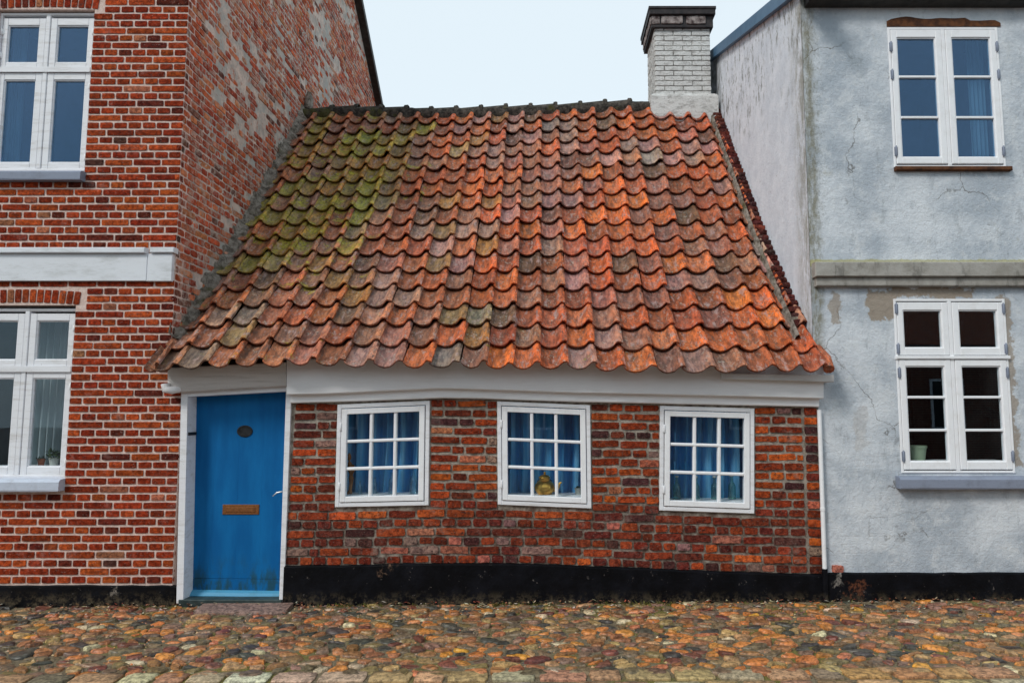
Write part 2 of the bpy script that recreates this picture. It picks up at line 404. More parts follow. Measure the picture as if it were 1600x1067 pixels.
FILLET = M_fillet()
def M_ridge():
    g = NG('blackened_ridge')
    c = g.ramp(g.noise(16, 6, .75), .35, .7, (.02, .018, .016), (.15, .125, .105))
    c = g.mix(g.ramp(g.noise(40, 5, .75), .6, .7, 0., .7), c, (.3, .28, .24))
    c = g.mix(g.ramp(g.math('ADD', g.noise(5, 5, .7), g.ramp(g.xyz(0), -3.2, -1.2, .12, 0.)), .58, .7, 0., .6), c, (.10, .10, .02))
    return g.fin(c, .9, g.bump(g.noise(40, 7, .8), 1., .03), .2)
RIDGE = M_ridge()
def M_stone(name, ro):
    g = NG(name); c = g.tint()
    c = g.mix(1., c, g.ramp(g.noise(32, 6, .78), .36, .64, (.5, .48, .45), (1.9, 1.8, 1.65)), 'MULTIPLY')
    c = g.mix(g.ramp(g.noise(90, 5, .75), .62, .72, 0., .5), c, (.04, .035, .03))
    c = g.mix(g.ramp(g.noise(4, 5, .7), .6, .78, 0., .55), c, (.25, .2, .12))
    return g.fin(c, ro, g.bump(g.noise(70, 5, .7), .5, .005), .45)
STONE = M_stone('cobble_stone', .36)
SETT = M_stone('sett_stone', .7)
def M_sand():
    g = NG('joint_sand')
    c = g.ramp(g.noise(60, 6, .8), .3, .7, (.10, .075, .045), (.34, .27, .18))
    k = g.noise(1.6, 5, .7)
    c = g.mix(g.ramp(k, .5, .62, 0., .8), c, g.ramp(g.noise(90, 4, .8), .3, .7, (.10, .085, .02), (.30, .27, .06)))
    c = g.mix(g.ramp(g.noise(24, 5, .7), .55, .7, 0., .7), c, (.05, .04, .028))
    return g.fin(c, .95, g.bump(g.noise(120, 6, .8), 1., .01), .1)
SAND = M_sand()
STREET = M_simple('street_paving', (.07, .062, .055), (.16, .14, .12), 6, .85, .8, .02, .2, 40)
ROOM = M_simple('dim_room', (.12, .13, .15), (.16, .17, .2), 3, .9)
WOOD = M_simple('carved_wood', (.24, .09, .025), (.42, .18, .06), 30, .5)
CURT = None
def M_curt(name, c1, c2, tr=0.0):
    g = NG(name); c = g.ramp(g.noise(5, 4, .6, vec=g.mapv((6, 1, .4))), .3, .7, c1, c2)
    wv = g.noise(300, 2, .5)
    p = g.n('ShaderNodeBsdfPrincipled'); s_ = p.inputs; g.put(s_['Base Color'], c); g.put(s_['Roughness'], .9); g.put(s_['Specular IOR Level'], .1)
    g.L(g.bump(wv, .3, .002), s_['Normal'])
    t = g.n('ShaderNodeBsdfTranslucent'); g.put(t.inputs[0], c)
    m = g.n('ShaderNodeMixShader'); m.inputs[0].default_value = .25 + tr; g.L(p.outputs[0], m.inputs[1]); g.L(t.outputs[0], m.inputs[2])
    g.L(m.outputs[0], g.out.inputs[0]); return g.m
CURT = M_curt('blue_curtain_cloth', (.10, .42, .80), (.30, .66, .96), -.15)
SHEER = M_curt('white_curtain_cloth', (.42, .5, .52), (.6, .68, .7), .15)
def M_glass(name, tr, gl, r0, ro=0.0):
    g = NG(name); a = g.n('ShaderNodeBsdfTransparent'); a.inputs[0].default_value = (*tr, 1)
    b = g.n('ShaderNodeBsdfGlossy'); b.inputs[0].default_value = (*gl, 1); b.inputs['Roughness'].default_value = ro
    lw = g.n('ShaderNodeLayerWeight'); lw.inputs[0].default_value = .5
    f = g.math('ADD', g.math('MULTIPLY', g.math('POWER', lw.outputs['Facing'], 4.0), .8), r0)
    g.L(g.bump(g.noise(1.6, 1, .5), .03, .01), b.inputs['Normal'])
    m = g.n('ShaderNodeMixShader'); g.L(f, m.inputs[0]); g.L(a.outputs[0], m.inputs[1]); g.L(b.outputs[0], m.inputs[2])
    g.L(m.outputs[0], g.out.inputs[0]); return g.m
GLASS = M_glass('window_glass', (.95, .98, .99), (.75, .87, 1), .045)
SKYGLASS = M_glass('sky_tinted_glass', (.7, .85, .95), (.34, .52, .78), .12)  # upper panes: blue of the reflected sky is painted into the gloss colour
BOTTLE = M_glass('green_bottle_glass', (.55, .78, .72), (.8, 1, .95), .10, .08)
CLEARB = M_glass('clear_bottle_glass', (.72, .85, .88), (.9, 1, 1), .12, .08)
CERAM = M_simple('cream_ceramic', (.5, .5, .45), (.6, .6, .55), 10, .4)
GREENPOT = M_simple('sage_green_pot', (.30, .38, .25), (.36, .44, .30), 10, .5)
TERRA = M_simple('terracotta', (.35, .10, .05), (.45, .14, .07), 20, .7)
LEAF = M_simple('leaf', (.02, .045, .015), (.07, .11, .03), 40, .6)
SPRIG = M_simple('weed_leaf', (.12, .14, .03), (.26, .24, .07), 30, .7)
CHIP = None
g_ = NG('litter'); CHIP = g_.fin(g_.tint(), .8, None, .2)

# ------------------------------------------------------------------ brick templates (front towards -Y, centred, depth behind)
def brick_verts(w_, h_, rough, dep=.035, nx=5, nz=2):
    v = []; f = []
    for j in range(nz + 1):
        for i in range(nx + 1):
            ex = i in (0, nx); ez = j in (0, nz)
            x = (i / nx - .5) * w_; z = (j / nz - .5) * h_
            if 0 < i < nx: x += random.uniform(-.004, .004)
            x *= 1 - .02 * 0
            if ex: x += random.uniform(-1, .3) * rough * (1 if x > 0 else -1) - (.001 if x > 0 else -.001)
            if ez: z += random.uniform(-1, .3) * rough * (1 if z > 0 else -1) - (.001 if z > 0 else -.001)
            if ex and ez: x -= math.copysign(.0015 + rough * .4, x); z -= math.copysign(.001 + rough * .3, z)
            y = random.uniform(-.5, .5) * rough + (.0015 if (ex or ez) else 0)
            v.append((x, y, z))
            if i < nx and j < nz:
                a = j * (nx + 1) + i; f.append((a, a + 1, a + nx + 2, a + nx + 1))
    per = [i for i in range(nx + 1)] + [(nx + 1) * (j + 1) + nx for j in range(nz)] + [(nx + 1) * nz + i for i in reversed(range(nx))] + [(nx + 1) * j for j in reversed(range(1, nz))]
    b = len(v)
    for k in per:
        p = v[k]; v.append((p[0] * 1.0 + math.copysign(.003, p[0]), dep, p[2] + math.copysign(.002, p[2])))
    n = len(per)
    for k in range(n): f.append((per[(k + 1) % n], per[k], b + k, b + (k + 1) % n))
    return [Vector(p) for p in v], f
class Bricks:
    """collects bricks; the ones that show largest become objects, the others one joined part"""
    def __init__(s, mat, rough, tag):
        s.mat = mat; s.items = []
        s.T = {}
        for kind, w_ in (('s', .235), ('h', .112)):
            s.T[kind] = []
            for k in range(10):
                v, f = brick_verts(w_, .056, rough)
                s.T[kind].append((v, f, mesh('brick_' + tag, v, f, mat, True)))
        s.dim = {'s': .235, 'h': .112}
    def put(s, c, w_, h_, col, R=None, out=0.0, tilt=0.0):
        kind = 's' if w_ > .16 else 'h'; k = random.randrange(10)
        R = R or Matrix.Identity(4)
        flip = Matrix.Diagonal((random.choice((-1, 1)), 1, random.choice((-1, 1)), 1))
        fl = flip if flip[0][0] * flip[2][2] > 0 else Matrix.Identity(4)
        M = Matrix.Translation(c) @ R @ Matrix.Translation((0, -out, 0)) @ Matrix.Rotation(tilt, 4, 'Y') @ Matrix.Diagonal((w_ / s.dim[kind], 1, h_ / .056, 1)) @ fl
        s.items.append((kind, k, M, col, w_ * h_ / max(camdist(c), 1) ** 2 * (1 if inview(c) else .01)))
    def flush(s, parent, n=300, name='brick', rest='brickwork', restparent=None):
        s.items.sort(key=lambda t: -t[4])
        for kind, k, M, col, _ in s.items[:n]: inst(name, s.T[kind][k][2], M, parent, col)
        if len(s.items) > n:
            mb = MB()
            for kind, k, M, col, _ in s.items[n:]:
                v, f, _m = s.T[kind][k]; mb.add([M @ p for p in v], f, col)
            o = mb.obj(rest, s.mat, restparent or parent, True); o['kind'] = 'stuff'; return o
def pick(pal):
    r = random.random() * sum(p[0] for p in pal)
    for wgt, c in pal:
        r -= wgt
        if r <= 0: break
    k = random.uniform(.78, 1.22); return (min(c[0] * k * random.uniform(.93, 1.07), .9), min(c[1] * k * random.uniform(.88, 1.12), .9), min(c[2] * k, .9))
PAL_A = [(5, (.30, .042, .014)), (4, (.22, .028, .011)), (3, (.37, .066, .018)), (.9, (.12, .022, .014)), (.5, (.36, .13, .07)), (.2, (.07, .03, .022))]
PAL_B = [(5, (.36, .062, .018)), (2, (.50, .10, .022)), (5, (.24, .040, .016)), (3, (.15, .032, .02)), (1.4, (.085, .032, .034)), (.8, (.44, .14, .08)), (.4, (.26, .15, .13))]
PAL_BL = [(4, (.30, .055, .022)), (1.2, (.48, .095, .028)), (5, (.20, .036, .02)), (3, (.14, .03, .022)), (1.5, (.09, .034, .032)), (.8, (.42, .14, .10)), (.6, (.26, .15, .14))]

def course_spans(xa, xb, z, holes):
    """pieces of xa..xb left free at height z by the openings (quads TL TR BR BL in XZ)"""
    sp = [(xa, xb)]
    for q in holes:
        zt = max(q[0][1], q[1][1]); zb = min(q[2][1], q[3][1])
        if not zb < z < zt: continue
        t = (z - zb) / (zt - zb); l = lerp(q[3][0], q[0][0], t); r = lerp(q[2][0], q[1][0], t)
        new = []
        for a, b in sp:
            if r <= a or l >= b: new.append((a, b)); continue
            if l - a > .02: new.append((a, l))
            if b - r > .02: new.append((r, b))
        sp = new
    return sp
def holed_wall(name, outer, holes, Y, mat, parent, depth=.12):
    loops = [[Vector((x, z, 0)) for x, z in outer]] + [[Vector((x, z, 0)) for x, z in h] for h in holes]
    tri = tessellate_polygon(loops); pts = [p for l in loops for p in l]
    v = [(p.x, Y, p.y) for p in pts]; f = []
    for a, b, c in tri:
        A, B, Cc = pts[a], pts[b], pts[c]
        f.append((a, b, c) if (B - A).cross(Cc - A).z > 0 else (a, c, b))
    n = len(v); v += [(p.x, Y + depth, p.y) for p in pts]
    k = 0
    for l in loops:
        m = len(l)
        for i in range(m):
            a, b = k + i, k + (i + 1) % m; f.append((a, b, b + n, a + n))
        k += m
    return add(name, v, f, mat, parent)
def room(x0, x1, z0, z1, y0, y1, parent, mat=None):
    v = [(x0, y0, z0), (x1, y0, z0), (x1, y0, z1), (x0, y0, z1), (x0, y1, z0), (x1, y1, z0), (x1, y1, z1), (x0, y1, z1)]
    return add('interior', v, [(4, 5, 6, 7), (0, 1, 5, 4), (1, 2, 6, 5), (2, 3, 7, 6), (3, 0, 4, 7)], mat or ROOM, parent)

# ------------------------------------------------------------------ ground
def gz(x, y): return .0072 * max(-8, min(8, x)) - .012 * min(-y, 3)
xs = [-60, -20, -8, -4, 0, 4, 8, 20, 60]; ys = [-60, -20, -8, -3, -1.75, 0, 20, 90]
v = [(x, y, gz(x, min(y, 0)) - .03) for y in ys for x in xs]
f = [(j * 9 + i, j * 9 + i + 1, j * 9 + i + 10, j * 9 + i + 9) for j in range(len(ys) - 1) for i in range(8)]
props(add('ground', v, f, STREET, None), kind='structure')
nx_, ny_ = 120, 22
v = []; f = []
for j in range(ny_ + 1):
    for i in range(nx_ + 1):
        x = lerp(-6.5, 6.5, i / nx_); y = lerp(-1.80, .02, j / ny_)
        v.append((x, y, gz(x, y) - .004 + .006 * mn.noise((x * 6, y * 6, 0)) + .012 * math.exp(-((y) / .12) ** 2)))
        if i < nx_ and j < ny_:
            a = j * (nx_ + 1) + i; f.append((a, a + 1, a + nx_ + 2, a + nx_ + 1))
pave = props(add('cobbled_pavement', v, f, SAND, None, True), kind='structure')

# cobbles: rounded cells of an irregular net
def clip(poly, a, b, c):
    o = []
    for i in range(len(poly)):
        p, q = poly[i], poly[(i + 1) % len(poly)]
        dp = a * p[0] + b * p[1] - c; dq = a * q[0] + b * q[1] - c
        if dp <= 0: o.append(p)
        if dp * dq < 0:
            t = dp / (dp - dq); o.append((p[0] + (q[0] - p[0]) * t, p[1] + (q[1] - p[1]) * t))
    return o
KX = 1.42                       # stones are longer along the wall
cell = .078; pts = []
j = 0; yy = -1.43
while yy < .0:
    i = 0; xx = -6.4 / KX + (.5 * cell if j % 2 else 0)
    while xx < 6.4 / KX:
        sh = .18 * math.sin(xx * 2.1 + yy * 3)
        pts.append((xx + random.uniform(-.5, .5) * cell, yy + random.uniform(-.46, .46) * cell * .88))
        xx += cell
    yy += cell * .88; j += 1
random.shuffle(pts); pts = pts[:int(len(pts) * .80)]
grid = {}
for p in pts: grid.setdefault((int(p[0] // .15), int(p[1] // .15)), []).append(p)
PAL_C = [(3.8, (.44, .17, .05)), (4.6, (.26, .12, .055)), (3.4, (.15, .105, .07)), (2.2, (.06, .054, .048)), (1.6, (.15, .055, .04)),
         (2.6, (.33, .21, .10)), (.5, (.46, .38, .26)), (1.8, (.18, .125, .06)), (1.4, (.38, .15, .07)), (.5, (.46, .20, .035)), (1.2, (.23, .14, .10))]
stones = []
for p in pts:
    gx, gy = int(p[0] // .15), int(p[1] // .15)
    poly = [(p[0] - .09, p[1] - .09), (p[0] + .09, p[1] - .09), (p[0] + .09, p[1] + .09), (p[0] - .09, p[1] + .09)]
    for a in (-1, 0, 1):
        for b in (-1, 0, 1):
            for q in grid.get((gx + a, gy + b), ()):
                if q is p: continue
                nx, ny = q[0] - p[0], q[1] - p[1]; d = math.hypot(nx, ny)
                if d > .2: continue
                nx /= d; ny /= d
                poly = clip(poly, nx, ny, nx * p[0] + ny * p[1] + d / 2 - random.uniform(.003, .011))
    if len(poly) < 3: continue
    cx_ = sum(q[0] for q in poly) / len(poly); cy_ = sum(q[1] for q in poly) / len(poly)
    x0 = cx_ * KX
    if -2.83 < x0 < -2.02 and cy_ > -.26: continue       # the doorstep slab lies here
    ring = []
    m = len(poly)
    for i in range(m):            # corner cutting
        a, b = poly[i], poly[(i + 1) % m]
        ring.append((lerp(a[0], b[0], .16), lerp(a[1], b[1], .16))); ring.append((lerp(a[0], b[0], .84), lerp(a[1], b[1], .84)))
    # resample to 9 points by angle
    R9 = []
    for k in range(12):
        an = 2 * math.pi * k / 12 + .2; dx, dy = math.cos(an), math.sin(an); best = .02
        for i in range(len(ring)):
            a, b = ring[i], ring[(i + 1) % len(ring)]
            ax, ay = a[0] - cx_, a[1] - cy_; ex, ey = b[0] - a[0], b[1] - a[1]
            den = dx * ey - dy * ex
            if abs(den) < 1e-9: continue
            t = (ax * ey - ay * ex) / den; s_ = (ax * dy - ay * dx) / den
            if t > 0 and -1e-6 <= s_ <= 1 + 1e-6: best = t; break
        R9.append((dx * best, dy * best))
    hgt = random.uniform(.010, .026); tx, ty = random.uniform(-.13, .13), random.uniform(-.16, .12)
    zb = gz(x0, cy_) - .004
    vv = []; sink = random.uniform(.0, .008)
    for rr, zz in ((1.0, -.02), (.985, hgt * .45), (.87, hgt * .88), (.5, hgt)):
        for q in R9:
            X, Y = q[0] * KX * rr, q[1] * rr
            vv.append(Vector((X, Y, zz - sink + (tx * X + ty * Y if zz > 0 else 0) + random.uniform(-.0025, .0025))))
    vv.append(Vector((0, 0, hgt * 1.03 - sink)))
    ff = []
    for l in range(3):
        for k in range(12):
            a = l * 12 + k; b = l * 12 + (k + 1) % 12; ff.append((a, b, b + 12, a + 12))
    for k in range(12): ff.append((36 + k, 36 + (k + 1) % 12, 48))
    stones.append((Vector((x0, cy_, zb)), vv, ff, pick(PAL_C)))
stones.sort(key=lambda s: -1 / camdist(s[0]) ** 3 * (1 if inview(s[0], 15) else .01) * (s[1][0].length + s[1][4].length))
for c, vv, ff, col in stones[:300]:
    o = bpy.data.objects.new('cobblestone', mesh('cobblestone', vv, ff, STONE, True)); C.objects.link(o)
    o.location = c; o.color = (*col, 1); reg(o, pave, Matrix.Translation(c))
mb = MB()
for c, vv, ff, col in stones[300:]: mb.add([p + c for p in vv], ff, col)
mb.obj('cobblestones', STONE, pave, True)['kind'] = 'stuff'
# small pebbles between
mb = MB()
for k in range(2600):
    x = random.uniform(-5.5, 5.5); y = random.uniform(-1.42, 0); r = random.uniform(.004, .012)
    z = gz(x, y) + .002 + (.012 * math.exp(-(y / .12) ** 2))
    a = random.uniform(0, 6)
    vv = [(x + r * math.cos(a + i * 1.257) * 1.3, y + r * math.sin(a + i * 1.257), z - .004) for i in range(5)] + [(x, y, z + r * .7)]
    mb.add(vv, [(i, (i + 1) % 5, 5) for i in range(5)], pick(PAL_C))
mb.obj('pebbles', STONE, pave, True)['kind'] = 'stuff'
# two rows of squared setts along the street edge
T_sett = []
for k in range(6):
    L_ = []
    for rr, zz in ((1, -.03), (.99, .008), (.94, .0135), (.5, .015)):
        ring = []
        for i in range(12):
            an = 2 * math.pi * (i + .5) / 12; c_, s_ = math.cos(an), math.sin(an)
            m = max(abs(c_), abs(s_)) ** .82; ring.append(Vector((.5 * c_ / m * rr + random.uniform(-.015, .015), .5 * s_ / m * rr + random.uniform(-.015, .015), zz + random.uniform(-.002, .002))))
        L_.append(ring)
    m_ = MB(); m_.loops(L_, cap=(False, True)); me_ = mesh('kerb_sett', m_.v, [q[::-1] for q in m_.f], SETT, True); T_sett.append(me_)
PAL_S = [(3, (.34, .23, .12)), (2, (.27, .15, .09)), (1.2, (.36, .29, .20)), (1, (.38, .21, .09)), (1.2, (.17, .12, .09)), (.5, (.40, .36, .29))]
for row, (y0, dy) in enumerate(((-1.535, .175), (-1.715, .16))):
    x = -5.2
    while x < 5.0:
        w_ = random.uniform(.19, .31); xc = x + w_ / 2
        M = Matrix.Translation((xc, y0 + random.uniform(-.006, .006), gz(xc, y0) - .002)) @ Matrix.Rotation(random.uniform(-.03, .03), 4, 'Z') @ Matrix.Diagonal((w_ - .022, dy - .02, 1, 1))
        inst('kerb_sett', random.choice(T_sett), M, pave, pick(PAL_S)); x += w_

# ------------------------------------------------------------------ red brick house at the left
XL = -3.19; XD = -3.082            # gable plane, and outer edge of the door jamb below the eave
left = empty('brick_house', (-6.2, 0, 0), 'tall red brick house on the left with white band and patchy gable', 'house')
CO = .0672; ZP = .16               # course height, top of the tarred base
def Xc(px, py): return PY(px, py).x
def Zc(px, py): return PY(px, py).z
wx1 = -4.03; wx0 = -4.905
uw = dict(z0=Zc(100, 268), z1=Zc(100, 20)); lw_ = dict(z0=Zc(60, 746), z1=Zc(60, 482))
def rect(x0, x1, z0, z1): return [(x0, z1), (x1, z1), (x1, z0), (x0, z0)]
UH = rect(wx0, wx1, uw['z0'] - .005, uw['z1'] + .03); LH = rect(wx0, wx1 + .0, lw_['z0'] - .005, lw_['z1'] + .03)
outer = [(-9.5, -.2), (XD, -.2), (XD, 1.86), (XL, 1.86), (XL, 6.5), (-9.5, 6.5)]
lwall = holed_wall('wall', outer, [UH, LH], .004, MORTAR_A, left, .14)
BA = Bricks(BRICK_A, .0016, 'red')
bandz0, bandz1 = Zc(100, 440), Zc(100, 388)
def soldier_arch(zb):
    n = 15; xa, xb = wx0 - .04, wx1 + .04
    for i in range(n):
        t = (i + .5) / n; x = lerp(xa, xb, t); tl = (t - .5) * .42
        z = zb + .058 + .022 * (1 - (2 * t - 1) ** 2)
        BA.put(Vector((x, 0, z)), .115, .052, pick(PAL_A), None, .004, rad(90) + tl * .6)
excl = [UH, LH, rect(wx0 - .05, wx1 + .012, Zc(100, 281), Zc(100, 268)), rect(wx0 - .05, wx1 + .006, Zc(70, 768), Zc(70, 746)), rect(wx0 - .09, wx1 + .09, UH[0][1] - .05, UH[0][1] + .135), rect(wx0 - .09, wx1 + .09, LH[0][1] - .05, LH[0][1] + .135),
        rect(-9.5, Xc(272, 415), bandz0 - .01, bandz1 + .0)]
soldier_arch(UH[0][1] + .0); soldier_arch(LH[0][1] + .0)
n = 0; z = ZP
while z < 6.4:
    zc_ = z + CO / 2; right = XD if zc_ < 1.84 else XL
    head = n % 2 == 0; pitch = .1245 if head else .249
    offs = 0 if head else (.062 if n % 4 == 1 else .187)
    for a, b in course_spans(-9.4, right, zc_, excl):
        x = -9.4 + offs
        while x < b:
            if x + pitch <= a + .05: x += pitch; continue
            x0 = (a if x < a + .05 else x) + (.0062 if x >= a + .05 else .001); x1 = b if b - (x + pitch) < .05 else x + pitch - .0062
            if x1 - x0 > .035 and x0 < x1:
                BA.put(Vector(((x0 + x1) / 2 + random.uniform(-.002, .002), 0, zc_ + random.uniform(-.0015, .0015))), x1 - x0 - .002, .0525 + random.uniform(-.003, .001), pick(PAL_A), None, random.uniform(.002, .006), random.uniform(-.008, .008))
            x += pitch
    z += CO; n += 1
BA.flush(lwall, 300)
# gable wall: mortar skin with part-buried bricks
side = add('gable_wall', [(XL - .004, .004, -.2), (XL - .004, 8.6, -.2), (XL - .004, 8.6, 6.2), (XL - .004, 3.7, 9.52), (XL - .004, .004, 6.5)], [(0, 1, 2, 3, 4)], MORTAR_S, left)
BS = Bricks(BRICK_S, .004, 'gable')
R90 = Matrix.Rotation(rad(90), 4, 'Z')
PAL_G = [(4, (.62, .12, .045)), (3, (.48, .08, .035)), (2, (.68, .22, .10)), (.5, (.2, .07, .05))]
n = 0; z = 1.9
while z < 9.3:
    zc_ = z + CO / 2; head = n % 2 == 0; pitch = .1245 if head else .249
    top = 3.7 + (9.52 - zc_) / .8; y = .0 + (0 if head else .06)
    if not head: y = -.187
    ymax = min(8.2, 3.7 + (9.5 - zc_) / .68) - .05; ymin = 0 if zc_ < 6.5 else max(0, 3.7 - (9.5 - zc_) / .82)
    rfy = (zc_ - 1.92) / 1.14 - .25 + .55
    while y < ymax:
        y0 = max(y, ymin) + .005; y1 = min(y + pitch, ymax) - .005
        if y1 - y0 > .05 and (y0 < rfy or zc_ > 5.6) and y0 > -.01:
            c = Vector((XL, (y0 + y1) / 2, zc_))
            bury = mn.noise((c.y * .9, c.z * .9, 3)) * 1.0 + mn.noise((c.y * 2.6, c.z * 2.6, 9)) * .6
            near = math.exp(-c.y / .25)
            if bury < .06 + .12 * min(1, max(0, zc_ - 3.6)) + near * 1.2 + random.uniform(-.3, .35):
                o_ = random.uniform(-.003, .006) if near < .3 else random.uniform(.002, .006)
                BS.put(c, y1 - y0, .056, pick(PAL_G if near < .8 else PAL_A), R90, o_, random.uniform(-.03, .03))
        y += pitch
    z += CO; n += 1
BS.flush(side, 0, rest='gable_brickwork')
# white string band: frieze and ledge
mb = MB(); xe = Xc(272, 415); mb.box(-9.5, Xc(233, 415) - .002, -.03, .02, bandz0, bandz1 - .055, .004); mb.box(Xc(233, 415) + .002, xe, -.033, .02, bandz0 - .003, bandz1 - .055, .004)
band = mb.obj('string_band', BAND, left)
mb = MB(); mb.box(-9.5, Xc(232, 395), -.06, .02, bandz1 - .053, bandz1 - .004, .006); mb.obj('ledge', BAND, band)
mb = MB(); mb.box(Xc(239, 395), xe + .02, -.055, .02, bandz1 - .050, bandz1 - .002, .006); mb.obj('ledge', BAND, band)
# tarred base, with its broken lip
mb = MB(); L_ = []
for px in np.linspace(-400, 276, 30):
    t = 914 + random.uniform(-.8, .8); p = PY(px, t); L_.append([(p.x, .02, -.15), (p.x, -.018, -.15), (p.x, -.018 - random.uniform(0, .003), p.z - .008), (p.x, -.010, p.z), (p.x, .02, p.z + .001)])
mb.loops(L_); mb.obj('plinth', BLACK, left)
# roof and dark barge boards
mb = MB(); mb.v = [Vector(p) for p in [(-9.6, -.35, 6.3), (XL + .12, -.35, 6.3), (XL + .12, 3.7, 9.62), (-9.6, 3.7, 9.62), (-9.6, 9.0, 6.0), (XL + .12, 9.0, 6.0)]]
mb.v += [p - Vector((0, 0, .12)) for p in mb.v]; mb.f = [(0, 1, 2, 3), (3, 2, 5, 4), (7, 6, 9, 8), (8, 9, 10, 11), (0, 6, 7, 1), (4, 5, 11, 10), (1, 7, 8, 2), (2, 8, 11, 5), (0, 3, 9, 6), (3, 4, 10, 9)]; mb.t = [(1, 1, 1)] * 12
mb.obj('roof', DARKWOOD, left)

# ------------------------------------------------------------------ windows
def ring(mb, x0, x1, z0, z1, t, y0, y1, c=.004, tb=None):
    tb = tb or t
    mb.box(x0, x0 + t, y0, y1, z0, z1, c); mb.box(x1 - t, x1, y0, y1, z0, z1, c)
    mb.box(x0 + t, x1 - t, y0 + .0005, y1, z1 - t, z1, c); mb.box(x0 + t, x1 - t, y0 + .0005, y1, z0, z0 + tb, c)
def pane(x0, x1, z0, z1, y, parent, mat):
    mb = MB(); mb.box(x0, x1, y, y + .004, z0, z1); return mb.obj('pane', mat, parent)
def casement(win, x0, x1, z0, z1, gx0, gx1, gz0, gz1, y0, mat, glass, bars=(), hinges=None):
    """one sash: four rails round the glass, glazing bars, panes; hinges on its outer stile"""
    mb = MB(); yb = y0 + .04
    mb.box(x0, gx0, y0, yb, z0, z1, .004); mb.box(gx1, x1, y0, yb, z0, z1, .004)
    mb.box(gx0, gx1, y0 + .0005, yb, gz1, z1, .004); mb.box(gx0, gx1, y0 + .0005, yb, z0, gz0, .004)
    mb.box(gx0 - .0, gx0 + .008, y0 + .010, yb, gz0, gz1); mb.box(gx1 - .008, gx1, y0 + .010, yb, gz0, gz1)
    mb.box(gx0 + .008, gx1 - .008, y0 + .010, yb, gz1 - .008, gz1); mb.box(gx0 + .008, gx1 - .008, y0 + .010, yb, gz0, gz0 + .008)
    s_ = mb.obj('sash', mat, win)
    edges = [gz0 + .008] + [b for b in bars] + [gz1 - .008]
    for b in bars:
        m2 = MB(); m2.box(gx0 + .008, gx1 - .008, y0 + .004, yb, b - .011, b + .011, .004); m2.obj('glazing_bar', mat, win)
    for i in range(len(edges) - 1):
        a = edges[i] + (.011 if i else 0); b = edges[i + 1] - (.011 if i < len(edges) - 2 else 0)
        pane(gx0 + .008, gx1 - .008, a, b, y0 + .024, win, glass)
    return s_
def hinge(win, x, z, y, mat, h=.075):
    mb = MB(); mb.lathe([(.003, 0), (.0075, .004), (.0075, h - .004), (.003, h)], 8, (x, y, z - h / 2)); mb.box(x - .014, x + .014, y + .002, y + .008, z - h * .38, z + h * .38); mb.obj('hinge', mat, win, True)

def left_window(zs, gl, rows):
    """zs: frame top, upper sash top/bottom, glass of it, transom, lower sash ... all heights"""
    (ft, ut, ug1, ug0, ub, lt, lg1, lg0, lb, fb) = zs
    win = MB(); xm = (wx0 + wx1) / 2; y = .045
    ring(win, wx0, wx1, fb, ft, .024, y - .006, y + .07)
    win.box(xm - .020, xm + .020, y - .006, y + .07, fb + .024, ub, .004); win.box(xm - .020, xm + .020, y - .0065, y + .07, lt + .0, ft - .024, .004)
    win.box(wx0 + .024, wx1 - .024, y - .016, y + .07, ub, lt, .006)
    win = win.obj('window', OLDWHITE, left)
    for sgn in (-1, 1):
        a, b = (xm + .023, wx1 - .027) if sgn > 0 else (wx0 + .027, xm - .023)
        gi, go = .058, .048
        ga, gb = (a + gi, b - go) if sgn > 0 else (a + go, b - gi)
        casement(win, a, b, ub + .003, ut, ga, gb, ug0, ug1, y, OLDWHITE, gl)
        casement(win, a, b, lb, lt - .003, ga, gb, lg0, lg1, y, OLDWHITE, gl)
        xh = b if sgn > 0 else a
        for zz in (lerp(ub, ut, .25), lerp(ub, ut, .72), lerp(lb, lt, .12), lerp(lb, lt, .85)): hinge(win, xh, zz, y - .006, WHITE, .06)
    return win
z_ = lambda py, px=100: PY(px, py, .045).z
w1 = left_window([z_(q) for q in (21, 29, 40, 98, 107, 113, 125, 254, 265, 268)], SKYGLASS, None)
z_ = lambda py, px=70: PY(px, py, .045).z
w2 = left_window([z_(q) for q in (482, 490, 501, 562, 573, 580, 591, 729, 742, 746)], GLASS, None)
room(wx0 - .1, wx1 + .1, uw['z0'] - .1, uw['z1'] + .1, .15, 1.5, left); room(wx0 - .1, wx1 + .1, lw_['z0'] - .1, lw_['z1'] + .1, .15, 1.5, left)
def sill(px0y, x1px, yt, yb, parent, mat, yout, x0, x1):
    zt = Zc(px0y, yt); zb = PY(px0y, yb, -yout).z; mb = MB()
    L_ = []
    for x in np.linspace(x0, x1, 9):
        d = random.uniform(-.003, .003); L_.append([(x, .05, zb), (x, -yout + .004, zb + d), (x, -yout + d, zb + .012), (x, -yout + d, lerp(zb, zt, .75)), (x, -yout + .02, zt - .006), (x, .05, zt + .004)])
    mb.loops(L_); return mb.obj('window_sill', mat, parent)
sill(100, 0, 269, 281, left, SILLW, .07, wx0 - .05, wx1 + .012)
sill(70, 0, 747, 768, left, SILLP, .08, wx0 - .05, wx1 + .005)

